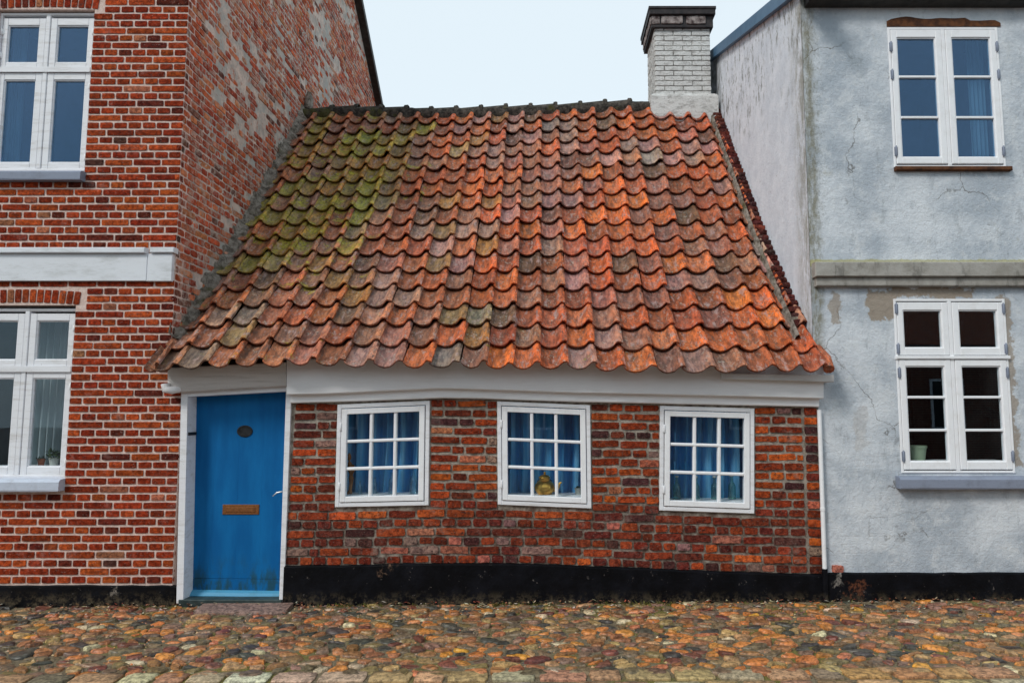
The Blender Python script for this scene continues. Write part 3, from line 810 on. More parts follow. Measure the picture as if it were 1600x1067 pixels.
def curtain(name, x0, x1, z0, z1, y, amp, waves, mat, label, cat='curtain', group=None, seed=0, taper=0):
    r = random.Random(seed); nx, nz = 90, 10; v = []; f = []
    ph = [r.uniform(0, 6) for _ in range(4)]
    for j in range(nz + 1):
        for i in range(nx + 1):
            u = i / nx; t = j / nz
            uu = u + .02 * math.sin(3 * t + ph[0]) * math.sin(math.pi * u)
            s_ = math.sin(2 * math.pi * waves * uu + ph[1] + .6 * math.sin(7 * u + ph[2]))
            v.append((lerp(x0, x1, u) + taper * (1 - t) * (u - .5), y + amp * s_ * (1 + .3 * math.sin(9 * u + ph[3])) + .25 * amp * math.sin(2 * math.pi * waves * 2.3 * uu + ph[3]), lerp(z0, z1, t)))
            if i < nx and j < nz:
                a = j * (nx + 1) + i; f.append((a, a + 1, a + nx + 2, a + nx + 1))
    return props(add(name, v, f, mat, None, True), label, cat, group)
curtain('curtain', -4.72, -4.28, lw_['z0'] + .04, lw_['z1'], .30, .022, 7, SHEER, 'pale sheer curtain hanging behind the lower window of the tall brick house', seed=3)

def bx_plant(loc, r, h, leafr, potmat, label, flowers=False, n=60, cat='potted plant'):
    t = empty('potted_plant', loc, label, cat)
    mb = MB(); mb.lathe([(.001, 0), (r * .75, 0), (r, h), (r * 1.08, h), (r * 1.08, h + .008), (r * .9, h + .008), (r * .85, h - .005), (.001, h - .005)], 14)
    mb.obj('pot', potmat, t, True, local=True)
    mb = MB()
    for k in range(n):
        d = Vector((random.gauss(0, 1), random.gauss(0, 1), abs(random.gauss(0, 1)))).normalized() * leafr * random.uniform(.4, 1)
        c = Vector((0, 0, h)) + d; a = Vector((random.uniform(-1, 1), random.uniform(-1, 1), random.uniform(-.4, .8))).normalized() * leafr * .38; b = a.cross(Vector((.3, .2, 1))).normalized() * leafr * .15
        mb.add([c - a, c + b, c + a, c - b], [(0, 1, 2, 3)])
    mb.obj('leaves', LEAF, t, local=True)
    return t
def inner_sill(win, x0, x1, z, y1=.26, y0=.088):
    mb = MB(); mb.box(x0, x1, y0, y1, z - .025, z, .003); return mb.obj('inner_sill', WHITE, win)
p = PY(80, 727, .17); lowz = p.z
inner_sill(w2, wx0 + .01, wx1 - .01, lowz)
bx_plant((PY(84, 727, .17).x, .17, lowz), .04, .06, .085, CERAM, 'dark bushy houseplant in the lower window of the tall brick house')
bx_plant((PY(64, 727, .17).x, .17, lowz), .030, .05, .04, TERRA, 'small terracotta pot with a low plant in the lower window of the tall brick house', n=30)

# ------------------------------------------------------------------ the small cottage
cot = empty('cottage', (-.4, 0, 0), 'low old brick cottage with sagging red pantile roof, blue door and three small white windows', 'cottage')
TOPL = [(444, 630), (560, 628), (690, 623), (900, 628), (1100, 633), (1290, 636)]
BOTL = [(444, 884), (560, 883), (650, 880), (850, 881), (1000, 888), (1100, 892), (1290, 898)]
WQ = [[(528, 632), (672, 626), (670, 789), (524, 792)], [(777, 627), (922, 633), (924, 794), (778, 788)], [(1031, 634), (1178, 638), (1178, 802), (1030, 797)]]
HQ = [[(PY(x, y).x, PY(x, y).z) for x, y in q] for q in WQ]
DXR = Xc(452, 760)                     # inner brick edge beside the right jamb
XR = 2.325
outer = [(-2.16, -.15), (XR, -.15), (XR, Zc(1285, 636) + .01)] + [(Xc(px, py), Zc(px, py) + .01) for px, py in reversed(TOPL[1:-1])] + [(-2.16, Zc(455, 630) + .01)]
def inset(q, d): 
    cx = sum(p[0] for p in q) / 4; cz = sum(p[1] for p in q) / 4
    return [(p[0] - math.copysign(d, p[0] - cx), p[1] - math.copysign(d, p[1] - cz)) for p in q]
holesI = [inset(q, .02) for q in HQ]
for q in holesI:                        # keep the openings clear of the top edge
    q[0] = (q[0][0], q[0][1] - .012); q[1] = (q[1][0], q[1][1] - .012)
cwall = holed_wall('wall', outer, holesI, 0.006, MORTAR_B, cot, .1)
BB = Bricks(BRICK_B, .0042, 'old')
NR = 18
def rowpt(x_px, k):                    # k courses above the plinth
    return PY(x_px, lerp(interp(x_px, BOTL), interp(x_px, TOPL), k / NR))
def px_of(X, z):                       # sight a wall point back (wall plane only), to follow the sagging courses
    d = Vector((X, D, z - H)); zz = d.y * math.cos(TH) + d.z * math.sin(TH); return CX + F * d.x / zz
for k in range(NR):
    zmid = rowpt(860, k + .5).z
    xl = PY(interp(zmid, [(.2, 447), (1.65, 456)]), 760).x
    holes = HQ
    head = k % 2 == 0
    x_end = XR - .135
    for a, b in course_spans(xl, x_end, zmid, holes):
        x = a + .002; first = True
        while x < b - .03:
            r = random.random()
            if k < 7: w_ = .122 if head else .248
            else: w_ = .122 if (r < .62 if head else r < .22) else .245
            if (first and random.random() < .5) or random.random() < .08: w_ = random.choice((.09, .18, .15, .20))
            w_ += random.uniform(-.012, .012); first = False
            if b - (x + w_) < .06: w_ = b - x
            if w_ > .29: w_ *= .5
            xm = x + w_ / 2; px = px_of(xm, zmid)
            c = rowpt(px, k + .5)
            if w_ > .05:
                hh = .0755 - (.017 if k > 6 else .013)
                BB.put(Vector((xm, 0, c.z + random.uniform(-.003, .003))), w_ - .013, hh + random.uniform(-.009, .004), pick(PAL_B if k > 6 else PAL_BL), None, random.uniform(.000, .011), random.uniform(-.03, .03))
            x += w_
    c = rowpt(1268, k + .5)            # the end strip stands in one stack of headers
    BB.put(Vector((XR - .066, 0, c.z)), .108 + random.uniform(-.008, .006), .062, pick(PAL_B), None, random.uniform(.006, .013), random.uniform(-.03, .03))
BB.flush(cwall, 300)
p = PY(1309, 889); BB2 = Bricks(BRICK_B, .004, 'stub')

# plinth of the cottage
mb = MB(); L_ = []
for px in list(np.linspace(444, 1292, 50)):
    t = interp(px, BOTL) + random.uniform(-.7, .7); p = PY(px, t, -.02); e = random.uniform(0, .004)
    L_.append([(p.x, .03, -.2), (p.x, -.032, -.2), (p.x, -.026 - e, p.z - .012), (p.x, -.016, p.z - .002), (p.x, .03, p.z + .002)])
mb.loops(L_); mb.obj('plinth', BLACK, cot)

# cottage windows
def cottage_window(q, frame_l=.040, frame_r=.030):
    def uv(u, v, qq=q): # u right, v up, from corners TL TR BR BL
        tl, tr, br, bl = qq; a = (lerp(bl[0], br[0], u), lerp(bl[1], br[1], u)); b = (lerp(tl[0], tr[0], u), lerp(tl[1], tr[1], u))
        return (lerp(a[0], b[0], v), lerp(a[1], b[1], v))
    Wd = (q[1][0] - q[0][0]); Hd = (q[0][1] - q[3][1])
    def bar(mb, x0, x1, z0, z1, y0, y1, c=.004):
        mb.quadbar([uv(x0 / Wd, z0 / Hd), uv(x1 / Wd, z0 / Hd), uv(x1 / Wd, z1 / Hd), uv(x0 / Wd, z1 / Hd)], y0, y1, c)
    def ringb(mb, x0, x1, z0, z1, t, y0, y1):
        bar(mb, x0, x0 + t, z0, z1, y0, y1); bar(mb, x1 - t, x1, z0, z1, y0, y1)
        bar(mb, x0 + t, x1 - t, z1 - t, z1, y0 + .0006, y1); bar(mb, x0 + t, x1 - t, z0, z0 + t, y0 + .0006, y1)
    mb = MB(); ringb(mb, 0, Wd, 0, Hd, .034, -.016, .07); win = mb.obj('window', OLDWHITE, cot)
    a, b, c, d = .040, Wd - .040, .040, Hd - .040
    mb = MB(); ringb(mb, a, b, c, d, .046, -.024, .03); sash = mb.obj('sash', WHITE, win)
    ga, gb, gc, gd = a + .046, b - .046, c + .046, d - .046
    for i in (1, 2):
        m = lerp(ga, gb, i / 3); mb = MB(); bar(mb, m - .014, m + .014, gc, gd, -.014, .03, .007); mb.obj('glazing_bar', WHITE, win)
        m = lerp(gc, gd, i / 3); mb = MB(); bar(mb, ga, gb, m - .013, m + .013, -.0165, .0295, .007); mb.obj('glazing_bar', WHITE, win)
    for i in range(3):
        for j in range(3):
            x0 = lerp(ga, gb, i / 3) + (.014 if i else 0); x1 = lerp(ga, gb, (i + 1) / 3) - (.014 if i < 2 else 0)
            z0 = lerp(gc, gd, j / 3) + (.013 if j else 0); z1 = lerp(gc, gd, (j + 1) / 3) - (.013 if j < 2 else 0)
            mb = MB(); bar(mb, x0, x1, z0, z1, .006, .010, .0005); mb.obj('pane', GLASS, win)
    for vz in (.2, .78):
        u_ = uv(.036 / Wd, vz); hinge(win, u_[0], u_[1], -.024, OLDWHITE, .07)
    zsill = uv(.5, (gc) / Hd)[1]
    inner_sill(win, q[3][0] + .03, q[2][0] - .03, zsill - .004, .275, .075)
    room(min(q[0][0], q[3][0]) - .25, max(q[1][0], q[2][0]) + .25, q[3][1] - .1, q[0][1] + .06, .11, 1.3, cot)
    return zsill - .004
zs = [cottage_window(q) for q in HQ]
cl = ['blue curtain in small deep folds behind the left cottage window with the wooden figure',
      'blue curtain behind the middle cottage window with the brass kettle',
      'blue curtain behind the right cottage window with the row of green bottles']
for i, q in enumerate(HQ):
    curtain('curtain', q[3][0] - .05, q[2][0] + .05, zs[i] - .03, q[0][1] + .03, .335, .055, (7, 7.5, 8)[i], CURT, cl[i], group='blue curtains in the cottage windows', seed=11 + i)

def bottle_mesh():
    mb = MB(); mb.lathe([(.001, .001), (.031, .001), (.034, .006), (.034, .10), (.030, .118), (.014, .145), (.012, .178), (.015, .180), (.015, .190), (.001, .190)], 14); return mb
def bottle(x, y, z, s_, mat, label, cap=True, group=None):
    t = empty('bottle', (x, y, z), label, 'bottle', group)
    mb = bottle_mesh(); mb.v = [p * s_ for p in mb.v]; mb.obj('glass_body', mat, t, True, local=True)
    if cap:
        mb = MB(); mb.lathe([(.001, .189 * s_), (.017 * s_, .189 * s_), (.017 * s_, .203 * s_), (.001, .205 * s_)], 10); mb.obj('stopper', CERAM, t, True, local=True)
YB = .19
for px, s_, lab in ((1058, .98, 'leftmost of the four green bottles in the right cottage window'), (1088, .96, 'second green bottle from the left in the right cottage window'),
                    (1117, .97, 'third green bottle from the left in the right cottage window'), (1144, 1.02, 'rightmost of the four green bottles in the right cottage window')):
    bottle(PY(px, 783, YB).x, YB, zs[2], s_, BOTTLE, lab, True, 'green bottles in the right cottage window')
for px, s_, lab in ((562, .55, 'smallest clear bottle beside the wooden figure in the left cottage window'), (585, .72, 'second clear bottle from the wooden figure in the left cottage window'),
                    (612, .95, 'clear bottle behind the right glazing bar of the left cottage window'), (646, 1.1, 'largest clear bottle at the right end of the left cottage window')):
    bottle(PY(px, 776, YB).x, YB, zs[0], s_, CLEARB, lab, False, 'clear bottles in the left cottage window')
# brass kettle
kt = empty('kettle', (PY(851, 777, .17).x, .17, zs[1]), 'shiny brass kettle on the sill of the middle cottage window', 'kettle')
mb = MB(); mb.lathe([(.001, 0), (.060, 0), (.064, .006), (.083, .030), (.088, .055), (.080, .085), (.060, .108), (.048, .116), (.001, .116)], 24); mb.obj('body', GOLD, kt, True, local=True)
mb = MB(); mb.lathe([(.044, .114), (.046, .135), (.052, .140), (.050, .146), (.034, .158), (.012, .166), (.008, .172), (.012, .180), (.008, .190), (.001, .192)], 20); mb.obj('lid', GOLD, kt, True, local=True)
mb = MB(); mb.tube([(.07, 0, .035), (.105, 0, .042), (.122, 0, .065), (.128, 0, .090), (.145, 0, .100)], [.020, .016, .012, .010, .008], 10); mb.obj('spout', GOLD, kt, True, local=True)
mb = MB(); mb.tube([(-.06, .0, .105)] + [(-.06 * math.cos(a), .03 + .07 * math.sin(a), .108 + .012 * math.sin(a)) for a in np.linspace(.2, 2.94, 8)] + [(.06, 0, .105)], .005, 6); mb.obj('handle', IRON, kt, True, local=True)
bx_plant((PY(904, 778, .17).x, .17, zs[1]), .034, .045, .03, CERAM, 'small cream pot with a dark plant at the right of the middle cottage window', n=26)
# wooden figurine
fg = empty('figurine', (PY(546, 776, .17).x, .17, zs[0]), 'carved wooden figure of a standing person in the left cottage window', 'figurine')
mb = MB(); mb.lathe([(.001, 0), (.022, 0), (.024, .01), (.015, .03), (.017, .09), (.023, .13), (.014, .165), (.024, .20), (.027, .235), (.017, .262), (.008, .272), (.008, .284), (.016, .294), (.019, .312), (.014, .332), (.006, .345), (.001, .346)], 12)
for p in mb.v: p.x += .012 * math.sin(p.z * 14)
mb.obj('body', WOOD, fg, True, local=True)
for s_ in (-1, 1):
    mb = MB(); mb.tube([(s_ * .026, 0, .245), (s_ * .036, -.004, .20), (s_ * .024, -.020, .165)], [.009, .008, .006], 6); mb.obj('arm', WOOD, fg, True, local=True)

# door opening ------------------------------------------------
YD = .125
dTL, dTR, dBR, dBL = PY(304, 612, YD), PY(450, 603, YD), PY(437, 932, YD), PY(294, 930, YD)
# jambs
mb = MB()
o0, o1 = PY(283, 612, -.02), PY(275.5, 942, -.02)
i0, i1 = PY(293, 614, -.02), PY(286, 943, -.02)
mb.loops([[(o1.x, -.02, o1.z), (i1.x, -.02, i1.z), (i0.x, -.02, i0.z + .03), (o0.x, -.02, o0.z + .03)],
          [(o1.x, .16, o1.z), (i1.x + .008, .16, i1.z + .02), (i0.x + .008, .16, i0.z + .03), (o0.x, .16, o0.z + .03)]])
mb.obj('door_jamb', OLDWHITE, cot)
mb = MB()
o0, o1 = PY(447, 608, -.02), PY(436, 941, -.02); i0, i1 = PY(454.5, 626, -.02), PY(443, 940, -.02)
mb.loops([[(o1.x, -.02, o1.z), (i1.x, -.02, i1.z), (i0.x, -.02, i0.z + .10), (o0.x, -.02, o0.z + .03)],
          [(o1.x, .16, o1.z), (i1.x, .16, i1.z), (i0.x, .16, i0.z + .10), (o0.x, .16, o0.z + .03)]])
mb.obj('door_jamb', OLDWHITE, cot)
# head lining
mb = MB(); a, b = PY(284, 620, -.015), PY(449, 611, -.015)
mb.loops([[(a.x, -.015, a.z), (b.x, -.015, b.z), (b.x, -.015, b.z + .05), (a.x, -.015, a.z + .05)], [(a.x, .16, a.z), (b.x, .16, b.z), (b.x, .16, b.z + .05), (a.x, .16, a.z + .05)]])
mb.obj('door_head', OLDWHITE, cot)
def dq(u, v): return Vector((lerp(lerp(dBL.x, dBR.x, u), lerp(dTL.x, dTR.x, u), v), YD, lerp(lerp(dBL.z, dBR.z, u), lerp(dTL.z, dTR.z, u), v)))
mb = MB(); mb.quadbar([(p.x, p.z) for p in (dq(-.05, -.01), dq(1.03, -.01), dq(1.03, 1.04), dq(-.05, 1.04))], YD + .012, YD + .045, .001)
door = mb.obj('door', DOOR, cot)
v1 = (PY(370, 903, YD).z - dBL.z) / (dTL.z - dBL.z)
us = [-.02, .235, .50, .76, 1.02]
for i in range(4):
    mb = MB(); mb.quadbar([(p.x, p.z) for p in (dq(us[i] + .0001, v1), dq(us[i + 1] - .0001, v1), dq(us[i + 1] - .0001, 1.03), dq(us[i] + .0001, 1.03))], YD, YD + .02, .0006); mb.obj('plank', DOOR, door)
mb = MB(); mb.quadbar([(p.x, p.z) for p in (dq(-.02, .02), dq(1.02, .02), dq(1.02, v1 - .002), dq(-.02, v1 - .002))], YD - .001, YD + .02, .0015); mb.obj('kick_board', DOOR, door)
mb = MB(); a, b = dq(-.01, .0), dq(1.01, .0); L_ = []
for p in (a, b): L_.append([(p.x, YD, p.z - .005), (p.x, YD - .045, p.z - .005), (p.x, YD - .05, p.z + .012), (p.x, YD - .03, p.z + .035), (p.x, YD - .003, p.z + .05)])
mb.loops(L_); mb.obj('bottom_rail', RAIL, door)
# letter slot
a = PY(347.5, 803.5, YD - .004); b = PY(405, 788, YD - .004); mb = MB()
mb.box(a.x, b.x, YD - .008, YD + .001, a.z, b.z, .003); sl_ = mb.obj('letter_slot', BRASS, door)
mb = MB(); mb.box(a.x + .032, b.x - .032, YD - .013, YD - .008, a.z + .022, b.z - .022, .002); mb.obj('flap', BRASS, sl_)
# oval spy window
c_ = PY(382.5, 673.5, YD - .003); mb = MB(); L_ = []
for rr, yy in ((1.12, YD), (1.12, YD - .006), (.98, YD - .007), (.90, YD - .002)):
    L_.append([(c_.x + .060 * rr * math.cos(t), yy, c_.z + .045 * rr * math.sin(t)) for t in np.linspace(0, 2 * math.pi, 25)[:-1]])
mb.loops(L_); mb.obj('oval_window', IRON, door, True)
mb = MB(); a = PY(426, 775, YD - .05); b = PY(440, 768, YD - .05)
mb.tube([(b.x + .0, YD, b.z), (b.x, YD - .045, b.z), (lerp(a.x, b.x, .5), YD - .055, lerp(a.z, b.z, .8)), (a.x, YD - .05, a.z)], [.007, .007, .006, .004], 8); mb.obj('handle', STEEL, door, True)
mb = MB(); a = PY(292, 681, -.0); mb.box(a.x, a.x + .085, .03, .036, a.z, a.z + .035); 
j_ = PY(293, 680, .02); mb = MB(); mb.box(j_.x + .008, j_.x + .025, .0, YD, j_.z, j_.z + .026); mb.obj('hinge_strap', IRON, door)
# threshold, doorstep slab
mb = MB(); a = PY(279, 945, -.02); b = PY(441, 943, -.02)
mb.box(a.x - .0, b.x, -.03, YD + .03, -.06, a.z + .045, .006); mb.obj('threshold', M_simple('green_black_board', (.02, .035, .035), (.05, .075, .075), 12, .5), cot)
mb = MB(); L_ = []
for t in np.linspace(0, 1, 9):
    x = lerp(-2.80, -2.06, t); y0 = -.25 + .02 * math.sin(5 * t) + (.05 if t in (0, 1) else 0); L_.append([(x, -.02, -.06), (x, y0, -.06), (x, y0 + .004, gz(x, y0) + .012), (x, y0 + .03, gz(x, y0) + .024), (x, -.02, gz(x, 0) + .035)])
mb.loops(L_); o = mb.obj('doorstep', SETT, cot); o.color = (.19, .125, .11, 1)

# beams over door and windows
def beam(name, pxs, top, bot, yt, yb, mat, yback=.06, r=.008):
    L_ = []
    for px in pxs:
        t = PY(px, interp(px, top), yt); b = PY(px, interp(px, bot), yb); n_ = .0025 * mn.noise((px * .02, 0, yt * 50))
        L_.append([(b.x, yback, b.z), (b.x, yb + r, b.z), (b.x, yb + n_, b.z + r), (t.x, yt + n_, t.z - r), (t.x, yt + r, t.z), (t.x, yback, t.z)])
    mb = MB(); mb.loops(L_); return mb.obj(name, mat, cot)
beam('eave_board', np.linspace(448, 1287, 40), [(446, 560), (1290, 566)], [(446, 617), (500, 616), (600, 611), (690, 607), (760, 609), (900, 614), (1100, 618), (1287, 623)], -.115, -.095, BEAM)
beam('wall_plate', np.linspace(454, 1280, 36), [(446, 612), (600, 606), (690, 602), (900, 609), (1100, 614), (1287, 618)], [(450, 630), (560, 627), (690, 622), (760, 623), (900, 628), (1100, 632), (1287, 636)], -.045, -.042, BEAM)
beam('door_lintel', np.linspace(262, 447, 12), [(250, 575), (450, 565)], [(262, 615), (283, 613), (447, 603)], -.12, -.06, GREYBEAM)
c_ = PY(268, 609, -.10); mb = MB()
mb.tube([(c_.x - .055, -.10, c_.z + .05), (c_.x - .045, -.10, c_.z + .005), (c_.x, -.09, c_.z - .004), (c_.x + .05, -.05, c_.z + .006)], [.035, .036, .034, .022], 10); mb.obj('lintel_bracket', BEAM, cot, True)
beam('soffit_board', np.linspace(1128, 1303, 6), [(1128, 583), (1305, 586)], [(1128, 592), (1305, 597)], -.165, -.163, GREYBEAM, 0.0, .003)
# downpipe at the right corner
p0, p1, p2 = PY(1280, 640, -.035), PY(1288.5, 888, -.035), PY(1290, 940, -.035)
mb = MB(); mb.tube([p0, lerp(p0, p1, .5), lerp(p0, p1, .62), lerp(p0, p1, .621), lerp(p0, p1, .64), lerp(p0, p1, .641), p1], [.018, .018, .018, .021, .021, .018, .018], 12)
pipe = mb.obj('downpipe', WHITE, cot, True)
mb = MB(); mb.tube([p1, p2], [.024, .024], 12); mb.obj('pipe_shoe', BLACK, pipe, True)

# ------------------------------------------------------------------ pantile roof
COLS_PX = [212, 256, 299, 345, 387, 429, 470, 511, 556, 602, 646, 689, 735, 775, 816, 859, 902, 947, 992, 1041, 1083, 1134, 1182, 1226, 1264, 1300]
EAVE = [(200, 588), (256, 583), (299, 580), (345, 577), (430, 575), (511, 575), (646, 577), (735, 578), (816, 581), (902, 581), (992, 585), (1083, 586), (1182, 585), (1300, 583)]
YE, YR, NROW = -.25, 3.0, 17
colX = [PY(px, interp(px, EAVE), YE).x for px in COLS_PX]          # trough of every column
def eaveZ(X): return interp(X, [(PY(a, b, YE).x, PY(a, b, YE).z) for a, b in EAVE]) + .005
RT = [(485, 172), (530, 169), (600, 170), (700, 172), (860, 166), (940, 162), (980, 160), (1018, 162), (1130, 168)]
def ridgeZ(X): return interp(X, [(PY(a, b, YR).x, PY(a, b, YR).z) for a, b in RT]) - .06
def roofpt(X, v):
    z0, z1 = eaveZ(X), ridgeZ(X)
    y = lerp(YE, YR, v); z = lerp(z0, z1, v)
    sag = -.085 * math.sin(math.pi * min(v * 1.0, 1)) - .02 * math.sin(2 * math.pi * v)
    sag += .030 * mn.noise((X * .9, v * 3.0, 2.2)) * math.sin(math.pi * min(1, v * 1.1))
    n = Vector((0, -.75, .66)); return Vector((X, y, z)) + n * sag
roof = add('roof', [roofpt(x, t) - Vector((0, -.05, .06)) for t in np.linspace(.03, .995, 14) for x in np.linspace(XL + .03, 2.28, 20)],
           [(j * 20 + i, j * 20 + i + 1, j * 20 + i + 21, j * 20 + i + 20) for j in range(13) for i in range(19)], DARKWOOD, cot)
mb = MB(); rz_ = ridgeZ(0)
mb.v = [Vector(p) for p in [(XL + .02, YR, rz_ - .02), (2.28, YR, rz_ - .02), (2.28, 6.6, 2.1), (XL + .02, 6.6, 2.1), (XL + .02, 6.6, -.1), (2.28, 6.6, -.1)]]; mb.f = [(1, 0, 3, 2), (2, 3, 4, 5)]; mb.t = [(1, 1, 1)] * 6
mb.obj('rear_roof', TILE, cot).color = (.4, .12, .06, 1)
PROF = [(0, .040), (.08, .022), (.20, .006), (.36, .0), (.52, .003), (.64, .014), (.73, .036), (.80, .057), (.87, .068), (.95, .066), (1.03, .056)]
def tile_template(seed):
    r = random.Random(seed); v = []; f = []; n = len(PROF); TH_ = .019
    bow = r.uniform(-.1, .1)
    for j, (yy, lift) in enumerate(((0, .042), (.08, .038), (.35, .020), (1.0, -.010))):
        for s_, h in PROF:
            # lower edge: the trough lip hangs a little lower than the roll
            dy = (-.012 * math.exp(-((s_ - .38) / .25) ** 2) + .004 * r.uniform(-1, 1)) if j == 0 else 0
            rnd = -.003 if j == 0 else 0
            v.append((s_ - .36, yy * .36 + dy, h * (1 + bow * 1.4) + lift + rnd + r.uniform(-.0012, .0012)))
    for j in range(3):
        for i in range(n - 1):
            a = j * n + i; f.append((a, a + 1, a + n + 1, a + n))
    b = len(v)
    for i in range(n): p = v[i]; v.append((p[0], p[1] + .003, p[2] - TH_))
    for i in range(n - 1): f.append((b + i, b + i + 1, i + 1, i))
    c = len(v)
    for i in range(n): p = v[i]; v.append((p[0], .20, p[2] - TH_ - .002))
    for i in range(n - 1): f.append((c + i, c + i + 1, b + i + 1, b + i))
    for i in (0, n - 1):       # side lips
        k = len(v); p = v[i]; q = v[3 * n + i]; v += [(p[0], p[1], p[2] - TH_), (q[0], q[1], q[2] - TH_)]
        f.append((i, k, k + 1, 3 * n + i) if i else (3 * n + i, k + 1, k, i))
    return [Vector(p) for p in v], f
TT = []
for k in range(10):
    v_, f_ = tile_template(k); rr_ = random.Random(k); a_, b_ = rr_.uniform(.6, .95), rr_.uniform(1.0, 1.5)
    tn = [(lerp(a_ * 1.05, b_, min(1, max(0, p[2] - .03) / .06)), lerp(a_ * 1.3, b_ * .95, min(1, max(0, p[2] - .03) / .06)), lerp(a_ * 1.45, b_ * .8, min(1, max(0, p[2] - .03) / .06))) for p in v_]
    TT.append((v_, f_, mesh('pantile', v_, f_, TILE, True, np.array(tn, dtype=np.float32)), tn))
for _, _, me_, _t in TT:    # crisp edge between face and front lip
    try: me_.set_sharp_from_angle(angle=rad(50))
    except Exception: pass
PAL_T = [(5, (.42, .105, .045)), (4, (.52, .115, .038)), (4, (.38, .14, .088)), (3, (.42, .20, .155)), (.9, (.22, .095, .06)), (1.6, (.58, .135, .035)), (.25, (.27, .19, .165))]
tiles = []
def put_tile(col, X, row, wid, keep=None):
    v0 = row / (NROW + .15); v1 = (row + 1.18) / (NROW + .15)
    a = roofpt(X, v0); b = roofpt(X, min(v1, 1.03)); up = (b - a).normalized(); xr = Vector((1, 0, 0))
    xr = (roofpt(X + .1, v0) - roofpt(X - .1, v0)).normalized(); nn = xr.cross(up).normalized(); up = nn.cross(xr)
    j = random.uniform(-.006, .006)
    M = Matrix(((xr.x, up.x, nn.x, a.x), (xr.y, up.y, nn.y, a.y), (xr.z, up.z, nn.z, a.z), (0, 0, 0, 1)))
    M = M @ Matrix.Translation((random.uniform(-.006, .006), random.uniform(-.013, .011) - (.03 if random.random() < .03 else 0), random.uniform(0, .007) - .008)) @ Matrix.Rotation(random.gauss(0, .02), 4, 'Z') @ Matrix.Rotation(random.uniform(-.010, .014), 4, 'X') @ Matrix.Rotation(random.uniform(-.02, .02), 4, 'Y') @ Matrix.Diagonal((wid, (b - a).length / .345 * 1.0, 1, 1))
    c = pick(PAL_T)
    k = -(X + .5) / 3
    if k > 0: c = tuple(lerp(c[i], (.30, .16, .10)[i], min(.5, k * .55)) for i in range(3))
    pm = math.exp(-((X + 2.35) / .75) ** 2 - ((a.z - 4.15) / .95) ** 2)
    if random.random() < pm * 1.05: c = tuple(lerp(c[i], (.40, .34, .045)[i], random.uniform(.2, .8)) for i in range(3))
    elif X < -.6 and random.random() < .16: c = tuple(lerp(c[i], (.28, .22, .07)[i], .5) for i in range(3))
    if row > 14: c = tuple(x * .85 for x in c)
    tiles.append((a, M, c, random.randrange(10)))
for r_ in range(NROW):
    for i, X in enumerate(colX):
        wl = (colX[i + 1] - X) if i < len(colX) - 1 else .2
        if r_ == 0:
            if i == 0: X, wl = X + .135, .12
            if i == len(colX) - 1: continue
        else:
            if i == 0 or i == len(colX) - 1: continue
            if r_ >= 3 and i == len(colX) - 2: wl *= .62; X -= .02
        if r_ == NROW - 1 and X > 2.0: continue
        put_tile(i, X, r_, wl * 1.0)
tiles.sort(key=lambda t: camdist(t[0]) if inview(t[0], 10) else 99)
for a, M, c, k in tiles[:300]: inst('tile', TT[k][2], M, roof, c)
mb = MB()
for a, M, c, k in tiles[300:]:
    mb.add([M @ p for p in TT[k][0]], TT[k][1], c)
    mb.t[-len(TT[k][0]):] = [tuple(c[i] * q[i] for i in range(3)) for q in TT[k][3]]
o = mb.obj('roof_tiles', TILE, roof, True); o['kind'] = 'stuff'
o.data.set_sharp_from_angle(angle=rad(50))
# end bit of tile and mortar at the right of the eave
c_ = PY(1301, 577, -.2); mb = MB(); mb.tube([c_ + Vector((-.03, .0, .0)), c_ + Vector((-.01, .10, .10)), c_ + Vector((-.04, .2, .2))], [.045, .04, .03], 9); o = mb.obj('eave_end_tile', TILE, roof, True); o.color = (.5, .15, .07, 1)
# ridge tiles, blackened, each lapping the next
rx = PY(484, 165, YR).x; xe_ = PY(1024, 155, YR).x; nrt = 14; stepx = (xe_ - rx) / nrt
for k in range(nrt):
    L_ = []; x0 = rx + k * stepx
    for t, rr in ((-.0, .075), (.86, .088), (.87, .104), (1.0, .106), (1.03, .098)):
        x = x0 + t * stepx; z = ridgeZ(x) + .015; L_.append([(x, YR + .01 + rr * 1.15 * math.cos(a) * 1.1 * 1, z - .03 + rr * math.sin(a) * 1.15) for a in np.linspace(math.pi, 0, 9)])
    n_ = random.uniform(-.008, .008)
    mb = MB(); mb.loops([[(p[0], p[1], p[2] + n_) for p in l] for l in L_], close=False, cap=(False, False)); mb.f = [q[::-1] for q in mb.f]
    z = ridgeZ(x0 + stepx) + .015; c_ = (x0 + stepx * .95, YR + .01, z - .03 + .122 + n_)
    mb.lathe([(.001, .014), (.012, .010), (.018, .0), (.020, -.012), (.001, -.014)][::-1], 8, c_)
    mb.obj('ridge_tile', RIDGE, roof, True)
# lumpy mortar bedding below the ridge
v = []; f = []; NX, NJ = 150, 6
for i in range(NX + 1):
    X = lerp(XL + .01, 1.42, i / NX)
    for j in range(NJ + 1):
        t = j / NJ; vv = lerp(1.002, .966 + .012 * mn.noise((X * 9, 0, 0)), t); p = roofpt(X, vv)
        n_ = .060 * (1 - t) + .050 * math.sin(math.pi * t) + .02 * mn.noise((X * 12, t * 3, 1)) + (-.03 if j == NJ else 0)
        v.append(p + Vector((0, -.75, .66)) * (n_ + .01))
        if i < NX and j < NJ:
            a = i * (NJ + 1) + j; f.append((a, a + 1, a + NJ + 2, a + NJ + 1))
add('ridge_mortar', v, f, RIDGE, roof, True)
